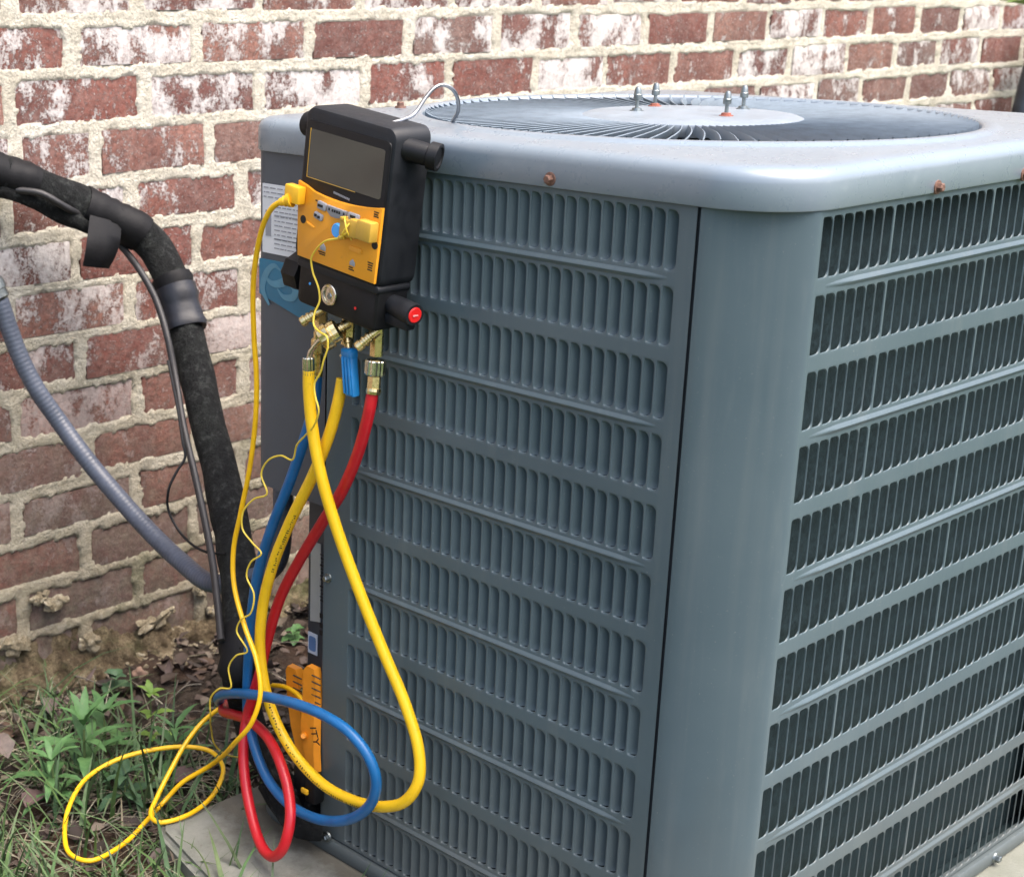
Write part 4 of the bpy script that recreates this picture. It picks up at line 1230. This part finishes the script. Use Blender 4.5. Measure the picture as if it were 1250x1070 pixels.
part('lead', tube([(0.0100, -0.6159, 0.1320), (0.0040, -0.6468, 0.1424), (-0.0020, -0.6756, 0.1454), (-0.0060, -0.6940, 0.1421), (-0.0080, -0.7039, 0.1352)], .0030, 10, .004), M_CABLE, pc)

# ---------------------------------------------------------------- insulated refrigerant lines
ls = thing('insulated_pipe', (-0.0200, -0.5975, 0.0603), 'thick black foam covered pipe taped along its bend from the wall to the slab', 'insulated pipe')
main = [(-0.1463, 0.0600, 0.7666), (-0.1234, -0.0150, 0.7634), (-0.0710, -0.0450, 0.7477), (-0.0288, -0.0500, 0.7361), (0.0180, -0.0600, 0.7197), (0.0695, -0.0750, 0.6961), (0.1224, -0.0900, 0.6695), (0.1661, -0.1100, 0.6449), (0.1955, -0.1300, 0.6128), (0.1993, -0.1600, 0.5737), (0.1967, -0.1900, 0.5210), (0.1861, -0.2300, 0.4618), (0.1622, -0.2900, 0.3917), (0.1377, -0.3500, 0.3306), (0.1013, -0.4200, 0.2776),
        (0.0650, -0.4800, 0.2315), (0.0197, -0.5400, 0.1914), (-0.0162, -0.5850, 0.1530), (0.0200, -0.5475, 0.0763), (0.0100, -0.5831, 0.0391), (0.0020, -0.6322, 0.0137), (0.0040, -0.6766, -0.0040), (0.0300, -0.6936, -0.0262)]
MC = spline(main, .008)
nM = len(MC)
foam = part('foam_sleeve', sweep(MC, lambda t: .0258 if t < .82 else .0258 - .008 * min(1, (t - .82) / .12), 22, True, .10), M_FOAM, ls)
def near(pt):
    p = Vector(pt)
    return min(range(nM), key=lambda i: (Vector(MC[i]) - p).length)
def band(name, a, b, extra, mat, wob=.05):
    i, j = near(a), near(b)
    C = [MC[k] for k in range(i, j + 1)]
    return part(name, sweep(C, lambda t: .0258 + extra + .0012 * math.sin(t * 9) + .0010 * math.sin(t * 31), 22, True, wob), mat, ls, True, 60)
band('tape_band', (-0.0710, -0.0450, 0.7477), (0.0316, -0.0640, 0.7133), .0016, M_TAPE, .14)
band('tape_band', (0.0975, -0.0850, 0.6806), (0.1785, -0.1170, 0.6336), .0020, M_TAPE, .16)
band('tape_band', (0.1964, -0.1600, 0.5789), (0.1972, -0.1780, 0.5424), .0030, M_TAPE, .14)
band('tape_band', (0.1983, -0.1670, 0.5626), (0.1947, -0.2020, 0.4999), .0046, M_DUCT, .14)
band('tape_band', (0.0073, -0.5550, 0.1823), (-0.0259, -0.6000, 0.1382), .0030, M_TAPE)
# loose strip of tape hanging from the bend
fl = []
for i in range(8):
    t = i / 7
    l_ = Vector((0.0902, -0.1120, 0.6701)).lerp(Vector((0.0624, -0.1260, 0.6015)), t); r_ = Vector((0.1401, -0.1180, 0.6543)).lerp(Vector((0.1077, -0.1260, 0.5928)), t)
    bow = Vector((0, -.012 * math.sin(math.pi * t * .9) - .004, 0))
    l_ = l_ + Vector((-.006 * math.sin(math.pi * t), 0, 0))
    fl.append((l_ + bow, (l_ + r_) / 2 + bow * 1.4, r_ + bow))
v = [p for q in fl for p in q] + [p + Vector((.0006, .0012, 0)) for q in fl for p in q]
f = []
for off, rv in ((0, 1), (24, 0)):
    for i in range(7):
        for k in range(2):
            q = (off + i * 3 + k, off + i * 3 + k + 1, off + (i + 1) * 3 + k + 1, off + (i + 1) * 3 + k)
            f.append(q if rv else q[::-1])
for i in range(7):
    f.append((i * 3, (i + 1) * 3, 24 + (i + 1) * 3, 24 + i * 3)); f.append((i * 3 + 2, 24 + i * 3 + 2, 24 + (i + 1) * 3 + 2, (i + 1) * 3 + 2))
f.append((21, 22, 46, 45)); f.append((22, 23, 47, 46))
part('tape_flap', (v, f), M_TAPE, ls, True, 60)
liquid = [(-0.0055, -0.0750, 0.7092), (0.0204, -0.0980, 0.7048), (0.0501, -0.1100, 0.6851), (0.0978, -0.0920, 0.6624), (0.1373, -0.0880, 0.6390), (0.1532, -0.1100, 0.6123), (0.1532, -0.1500, 0.5849), (0.1568, -0.1800, 0.5490), (0.1503, -0.2150, 0.5010), (0.1413, -0.2450, 0.4471), (0.1130, -0.3000, 0.3905), (0.0860, -0.3600, 0.3373), (0.0569, -0.4200, 0.2875),
          (0.0255, -0.4750, 0.2515), (-0.0065, -0.5250, 0.2167), (-0.0334, -0.5650, 0.1888)]
LC = spline(liquid, .008)
part('liquid_line', sweep(LC, .0052, 12, True, .03), M_COPPER, ls)
part('foam_sleeve', tube([(-0.0296, -0.0600, 0.7120), (0.0081, -0.0700, 0.7030), (0.0448, -0.0840, 0.6828), (0.0821, -0.0980, 0.6574), (0.1145, -0.1080, 0.6365)], lambda t: .016 * math.sin(math.pi * (.2 + .72 * t)) + .001, 14, .008, wob=.35), M_FOAM, ls)
part('foam_sleeve', tube([(-0.0200, -0.6594, 0.0242), (-0.0260, -0.6856, -0.0012), (-0.0300, -0.7183, -0.0122), (-0.0120, -0.7351, -0.0162)], lambda t: .020 - .006 * t, 16, .01, wob=.2), M_FOAM, ls)
part('sleeve_end', tube([(-0.0300, -0.6470, 0.0156), (-0.0360, -0.6750, -0.0020), (-0.0400, -0.7049, -0.0167)], lambda t: .010 - .007 * t, 10, .008, wob=.2), M_FOAM, ls)
part('service_valve', join(turn((.05, -.66, .035), (.02, -.69, .02), [(0, .012), (.6, .012), (.7, .016), (1, .016)], 14), turn((.05, -.66, .15), (.02, -.68, .14), [(0, .012), (.6, .012), (.7, .016), (1, .016)], 14)), M_BRASS, ls)

bw = thing('black_wire', (0.0542, -0.4300, 0.2530), 'thin black wire bowing out from the thick insulated pipe', 'wire')
part('wire', tube([(0.1324, -0.2400, 0.4718), (0.1108, -0.2900, 0.4128), (0.0883, -0.3300, 0.3776), (0.0846, -0.3400, 0.3591), (0.0699, -0.3400, 0.3417), (0.0552, -0.3400, 0.3185), (0.0532, -0.3400, 0.2913), (0.0532, -0.3600, 0.2676), (0.0479, -0.4000, 0.2557), (0.0449, -0.4400, 0.2556), (0.0506, -0.4700, 0.2603)], .0019, 8, .005), M_BLACK, bw)

cn = thing('flexible_conduit', (0.0083, -0.5000, 0.2444), 'grey ribbed electrical conduit sagging from the wall behind the black pipe', 'conduit')
con = [(-0.0355, 0.0400, 0.6371), (-0.0425, -0.0120, 0.6204), (-0.0359, -0.0220, 0.6032), (-0.0238, -0.0300, 0.5670), (-0.0165, -0.0360, 0.5429), (-0.0095, -0.0440, 0.5068), (-0.0004, -0.0550, 0.4657), (0.0140, -0.0750, 0.4165), (0.0342, -0.1000, 0.3693), (0.0467, -0.1350, 0.3294), (0.0584, -0.1650, 0.2974), (0.0674, -0.2150, 0.2624), (0.0713, -0.2750, 0.2321), (0.0684, -0.3500, 0.2101), (0.0565, -0.4300, 0.2059), (0.0613, -0.5000, 0.2289), (0.0774, -0.5400, 0.2575), (0.0700, -0.5646, 0.3229), (0.0700, -0.5659, 0.3788)]
CC = spline(con, .0017)
part('conduit_tube', sweep(CC, .0134, 14, True, .0, .015), M_CONDUIT, cn, True, None)
part('connector', turn((-0.0269, -0.0270, 0.5766), (-0.0183, -0.0350, 0.5478), [(0, .017), (.2, .0185), (.5, .0185), (.55, .0165), (.9, .0165), (1, .0145)], 12), M_ZINC, cn, True, 30)

# ---------------------------------------------------------------- dark curved hose by the wall, far right; twig of leaves above it
dk = thing('black_hose_coil', (3.10, -.07, .60), 'dark rubber hose arched against the wall at its far end', 'hose')
for rr_, yy in ((.0, -.085), (.058, -.105)):
    P = [(2.985 + rr_ + .13 * (1 - math.cos(t * 1.45)), yy, .30 + .56 * math.sin(t * 1.45) - rr_ * .3) for t in np.linspace(0, 1, 12)]
    P += [(P[-1][0] + .25, yy, P[-1][2] - .02), (P[-1][0] + .45, yy, P[-1][2] - .25)]
    part('hose_tube', tube(P, .026, 14, .02), M_TYRE, dk)

def leaf_geo(base, az, pitch, L, W, bend=.6, fold=.25, n=7, droop=None):
    base = Vector(base); d = Vector((math.cos(az), math.sin(az), 0)); s = Vector((-math.sin(az), math.cos(az), 0))
    v, f = [], []
    p = base.copy(); a = pitch
    for i in range(n + 1):
        t = i / n
        w = W * (math.sin(math.pi * min(1, t ** .75)) ** .85 if 0 < t < 1 else .03) * (1 + .16 * math.sin(i * 2.7 + az * 9))
        up = Vector((-d.x * math.sin(a), -d.y * math.sin(a), math.cos(a)))
        v += [p + s * w + up * (w * fold), p, p - s * w + up * (w * fold)]
        p = p + (d * math.cos(a) + Vector((0, 0, math.sin(a)))) * (L / n)
        a -= bend / n
    for i in range(n):
        for k in range(2):
            f.append((i * 3 + k, i * 3 + k + 1, (i + 1) * 3 + k + 1, (i + 1) * 3 + k))
    return v, f

M_LEAF1 = leaf_mat('weed_leaf', (.052, .130, .042), (.105, .215, .072))
M_LEAF2 = leaf_mat('young_leaf', (.13, .24, .035), (.22, .34, .07))
M_LEAF3 = leaf_mat('dark_leaf', (.038, .088, .045), (.072, .140, .065))
M_STEM = leaf_mat('stem_green', (.085, .13, .045), (.14, .19, .07))

tg = thing('leafy_twig', (2.65, -.20, .945), 'blurred green leaf spray at the top of the wall', 'twig')
for i in range(5):
    part('leaf', leaf_geo((2.585 + .045 * i, -.21 + .01 * i, .9435 + .003 * (i % 2)), -.75 + .12 * i, -.05 - .05 * (i % 3), .11, .022, .3), M_LEAF2, tg, True, None)
part('stem', tube([(2.56, -.21, .950), (2.68, -.19, .950), (2.90, -.17, .975), (3.3, -.1, 1.05)], .003, 6, .03), M_STEM, tg)

# ---------------------------------------------------------------- weeds
def weed(name, at, h, nodes, label, mat, L, W, per=3, seed=0, lean=(0, 0), pitch0=.7, rad=.0016, top=True):
    rr = random.Random(seed)
    x, y, _ = at; z = ground_z(x, y)
    t = thing(name, (x, y, z), label, 'plant')
    stem = [(x + lean[0] * q, y + lean[1] * q, z - .005 + h * q) for q in (0, .35, .7, 1)]
    part('stem', tube(stem, lambda q: rad * (1.25 - .6 * q), 7, .01), M_STEM, t)
    for i in range(nodes):
        q = (i + 1) / nodes
        b = Vector((x + lean[0] * q, y + lean[1] * q, z + h * q))
        a0 = rr.uniform(0, 6.28)
        k = per + (2 if (top and i == nodes - 1) else 0)
        for j in range(k):
            sc = rr.uniform(.75, 1.1) * (.75 + .35 * math.sin(math.pi * q))
            part('leaf', leaf_geo(b, a0 + j * 6.283 / k + rr.uniform(-.3, .3), pitch0 + rr.uniform(-.35, .25) + (.25 if i == nodes - 1 else -.1), L * sc, W * sc, rr.uniform(.5, 1.2), .28), mat, t, True, None)
    return t
weed('leafy_weed', (-0.1559, -0.3535, -0.0950), .075, 3, 'upright weed with narrow leaves just outside the left end of the yellow loop', M_LEAF1, .070, .0075, 4, 51, (-.004, .003), .6, .0020)
weed('leafy_weed', (0.0237, -0.3817, -0.0950), .070, 3, 'tall thin leaved weed crossing behind the middle of the yellow cable', M_LEAF1, .074, .0065, 3, 53, (.006, .004), .55, .0017)
weed('leafy_weed', (-0.0208, -0.2777, -0.0950), .080, 3, 'bright weed with long leaves behind the upper rim of the yellow loop', M_LEAF1, .075, .0085, 4, 57, (.002, .006), .6, .0020)
weed('leafy_weed', (-0.0936, -0.3298, -0.0950), .098, 4, 'tallest weed, with long narrow green leaves in whorls, inside the big yellow loop', M_LEAF1, .078, .0085, 4, 3, (.004, .004), .75, .0026)
weed('young_weed', (0.0422, -0.3074, -0.0950), .098, 3, 'slender bright green weed with a small star of leaves near the wall', M_LEAF2, .034, .0072, 3, 5, (0, .004), .55, .0011)
weed('leafy_weed', (-0.0871, -0.4120, -0.0950), .045, 2, 'low weed with drooping dark leaves beside the slab corner', M_LEAF3, .060, .0095, 4, 8, (.006, 0), .5, .0016)
weed('ground_ivy', (0.4848, -0.1206, -0.0950), .025, 2, 'small round leaved plant between the wall and the valve corner', M_LEAF1, .024, .0100, 4, 21, (0, 0), .35, .0010)
weed('broadleaf_weed', (0.1246, -0.0923, -0.0900), .030, 2, 'small broad leaved weed growing at the foot of the wall', M_LEAF3, .034, .0130, 3, 23, (0, 0), .5, .0012)

# ---------------------------------------------------------------- grass, leaf litter, twigs (uncountable)
def on_pad(x, y, m=0.0):
    return x > -.134 - m + (-.56 - y) * .18 and y < -.543 + m
def blades(N, seed, region, h0, h1, wid, dry):
    rr = random.Random(seed)
    v, f, c = [], [], []
    k = 0
    while k < N:
        u, q = rr.uniform(*region[0]), rr.uniform(*region[1])
        x, y = u, q
        if on_pad(x, y, -.004) or y > -.015: continue
        dens = .5 + .9 * nz(x, y, 2.0, 7) - (.55 if x > .05 else 0) - .4 * max(0, (y + .10) / .1)
        if rr.random() > dens: continue
        k += 1
        isdry = rr.random() < dry
        L = rr.uniform(h0, h1); az = rr.uniform(0, 6.283)
        a = rr.uniform(.05, .5) if isdry else rr.uniform(.55, 1.45)
        w = wid * rr.uniform(.6, 1.2); bend = rr.uniform(.2, 1.4) * (0.35 if isdry else 1)
        p = Vector((x, y, ground_z(x, y) - .002 + (rr.uniform(0, .014) if isdry else 0)))
        d = Vector((math.cos(az), math.sin(az), 0)); s = Vector((-math.sin(az), math.cos(az), 0))
        if isdry: col = rr.choice(((.29, .25, .17), (.21, .185, .13), (.15, .135, .10), (.36, .33, .245)))
        else: col = rr.choice(((.062, .125, .042), (.045, .095, .038), (.085, .155, .046), (.10, .16, .07), (.12, .17, .085)))
        g = rr.uniform(.75, 1.2)
        n0 = len(v); n = 4
        for i in range(n + 1):
            t = i / n; ww = w * (1 - t ** 1.6) + .00012
            v += [p + s * ww, p - s * ww]; c += [tuple(min(1, ch * g) for ch in col)] * 2
            p = p + (d * math.cos(a) + Vector((0, 0, math.sin(a)))) * (L / n); a -= bend / n
            gz = ground_z(p.x, p.y) + .001
            if i < n and p.z < gz: p.z = gz
        for i in range(n): f.append((n0 + 2 * i, n0 + 2 * i + 1, n0 + 2 * i + 3, n0 + 2 * i + 2))
    return v, f, c
def stuff(name, geo, mat, label):
    m = me(name, geo[0], geo[1], mat, True, None)
    at = m.color_attributes.new('tint', 'FLOAT_COLOR', 'POINT')
    at.data.foreach_set('color', [q for cc in geo[2] for q in (*cc, 1.0)])
    o = link(name, m)
    return tag(o, label, name.replace('_', ' '), None, 'stuff')
M_GRASS = attr_mat('grass_blades', .6)
M_LITTER = attr_mat('leaf_litter', .8, bump=.4)
reg = ((-1.15, .22), (-1.15, -.015))
stuff('grass', blades(4000, 31, reg, .035, .125, .0024, .0), M_GRASS, 'green grass blades growing in the bed by the wall')
stuff('long_grass', blades(270, 61, ((-1.0, .12), (-.75, -.03)), .11, .21, .0030, .0), M_GRASS, 'long broad grass blades arching over the weeds')
stuff('dry_grass', blades(3200, 32, ((-1.15, .45), (-1.15, -.01)), .035, .11, .0012, 1.0), M_GRASS, 'pale dry grass stems lying over the soil')
def litter(N, seed):
    rr = random.Random(seed); v, f, c = [], [], []
    k = 0
    while k < N:
        x, y = rr.uniform(-1.15, .60), rr.uniform(-1.15, -.01)
        if on_pad(x, y, .004): continue
        if x > .3 and y < -.56: continue
        k += 1
        L, W = rr.uniform(.008, .036), rr.uniform(.004, .014)
        g = leaf_geo((x, y, ground_z(x, y) + rr.uniform(.001, .010)), rr.uniform(0, 6.28), rr.uniform(-.1, .7), L, W, rr.uniform(-1.2, 2.2), rr.uniform(-.7, .9), 5)
        n0 = len(v); v += g[0]; f += [tuple(i + n0 for i in q) for q in g[1]]
        col = rr.choice(((.065, .044, .036), (.10, .072, .060), (.042, .030, .027), (.17, .135, .105), (.115, .082, .074), (.085, .052, .036)))
        c += [col] * len(g[0])
    return v, f, c
stuff('leaf_litter', litter(2700, 41), M_LITTER, 'brown dead leaves and chips covering the soil along the wall')
def twigs(N, seed):
    rr = random.Random(seed); v, f, c = [], [], []
    for _ in range(N):
        x, y = rr.uniform(-.6, .5), rr.uniform(-.75, -.02)
        if on_pad(x, y, .01) or (x > .3 and y < -.56): continue
        a = rr.uniform(0, 6.28); L = rr.uniform(.03, .11); z = ground_z(x, y) + .004
        P = [(x + math.cos(a) * L * t + rr.uniform(-.004, .004), y + math.sin(a) * L * t + rr.uniform(-.004, .004), z + rr.uniform(0, .012)) for t in (0, .35, .7, 1)]
        g = tube(P, lambda t: .0014 * (1.2 - t), 5, .012)
        n0 = len(v); v += g[0]; f += [tuple(i + n0 for i in q) for q in g[1]]
        col = rr.choice(((.06, .045, .038), (.11, .09, .075), (.19, .165, .135))); c += [col] * len(g[0])
    return v, f, c
stuff('fallen_twigs', twigs(150, 43), M_LITTER, 'thin grey brown twigs scattered over the soil')

def dead_leaf(at, az, L, W, label, mat, pitch=.25, bend=.9, fold=.5):
    x, y, z = at
    o = part('dead_leaf', leaf_geo((x, y, max(z, ground_z(x, y) + .004)), az, pitch, L, W, bend, fold, 8), mat)
    tag(o, label, 'dead leaf')
M_DLEAF = simple('dead_leaf_brown', (.095, .060, .055), .75, 0, .35, 60, .4, 150)
M_DLEAF2 = simple('dead_leaf_grey', (.14, .11, .095), .75, 0, .35, 60, .4, 150)
dead_leaf((-0.2119, -0.3648, -0.0700), .4, .055, .017, 'purplish brown dead leaf lying in the dry grass on the left', M_DLEAF)
dead_leaf((-0.1551, -0.2268, -0.0700), 1.6, .06, .018, 'curled grey dead leaf at the left edge of the bed', M_DLEAF2, .8, 1.5)
dead_leaf((-0.0108, -0.4333, -0.0750), .2, .055, .016, 'red brown dead leaf tucked against the slab corner', M_DLEAF, .15, .5)
dead_leaf((-0.1634, -0.5738, -0.0750), -.5, .060, .020, 'flat brown dead leaf beside the slab edge in front', M_DLEAF2, .1, .3, .2)
dead_leaf((-0.0189, -0.1230, -0.0800), .9, .045, .013, 'pale brown dead leaf beside the pine cone', M_DLEAF2, .5, .9)

# single grass blades standing on the slab edge
gb = thing('tall_grass', (-0.1379, -0.6954, -0.0500), 'dark green grass blade sticking up against the slab', 'grass blade')
b0 = Vector((-0.1495, -0.7098, -0.0500)); tp = Vector((-0.1200, -0.6443, -0.0134))
v, f = [], []
for i in range(8):
    t = i / 7; p = b0.lerp(tp, t) + Vector((0, 0, .006 * math.sin(math.pi * t)))
    w = .0034 * (1 - t ** 1.5) + .0001; s = Vector((.72, -.60, 0))
    v += [p - s * w, p + Vector((-.0006, -.0006, 0)), p + s * w]
for i in range(7):
    for k in range(2): f.append((i * 3 + k, i * 3 + k + 1, (i + 1) * 3 + k + 1, (i + 1) * 3 + k))
part('blade', (v, f), M_STEM, gb)
gs = thing('bent_grass', (-0.1455, -0.6889, -0.0500), 'thin curved grass stem lying over the slab corner', 'grass stem')
part('blade', tube([(-0.1644, -0.7062, -0.0480), (-0.1493, -0.6777, -0.0400), (-0.1380, -0.6404, -0.0360), (-0.1356, -0.5968, -0.0400)], lambda t: .0012 * (1.2 - t), 6, .006), M_STEM, gs)

# pine cone and pebble by the wall
pcn = thing('pine_cone', (0.0404, -0.0828, -0.0850), 'small dark grey pine cone lying at the foot of the wall', 'pine cone')
cc = Vector((0.0234, -0.1133, -0.0800)); cc.z = ground_z(cc.x, cc.y) + .014; axd = Vector((.85, .35, .25)).normalized(); _, px_, py_ = frame(axd)
gg = [turn(cc - axd * .026, cc + axd * .026, [(0, .004), (.3, .011), (.7, .010), (1, .003)], 12)]
part('core', join(*gg), M_WOOD, pcn)
sc = []
for i in range(70):
    t = (i + .5) / 70; a = i * 2.39996
    rad = .013 * math.sin(math.pi * (.15 + .8 * t)) + .004
    o_ = px_ * math.cos(a) + py_ * math.sin(a)
    p = cc + axd * (.052 * (t - .5))
    tip = p + o_ * rad * 1.25 + axd * .006
    s_ = axd.cross(o_)
    n0 = 4 * i
    sc.append(([p + o_ * rad * .4 - s_ * .002, p + o_ * rad * .4 + s_ * .002, tip + s_ * .0045, tip - s_ * .0045, tip + s_ * .0035 - axd * .003, tip - s_ * .0035 - axd * .003, p + o_ * rad * .4 - axd * .002],
               [(0, 1, 2, 3), (3, 2, 4, 5), (5, 4, 6), (0, 3, 5, 6), (1, 6, 4, 2)]))
part('scale', join(*sc), M_WOOD, pcn, False)['kind'] = 'stuff'
pb = thing('pebble', (0.1845, -0.0769, -0.0900), 'small round brown pebble at the foot of the wall', 'pebble')
part('stone', lump((0.1653, -0.1039, -0.0750), (.013, .010, .010), 4.4), M_STONE, pb, True, None)
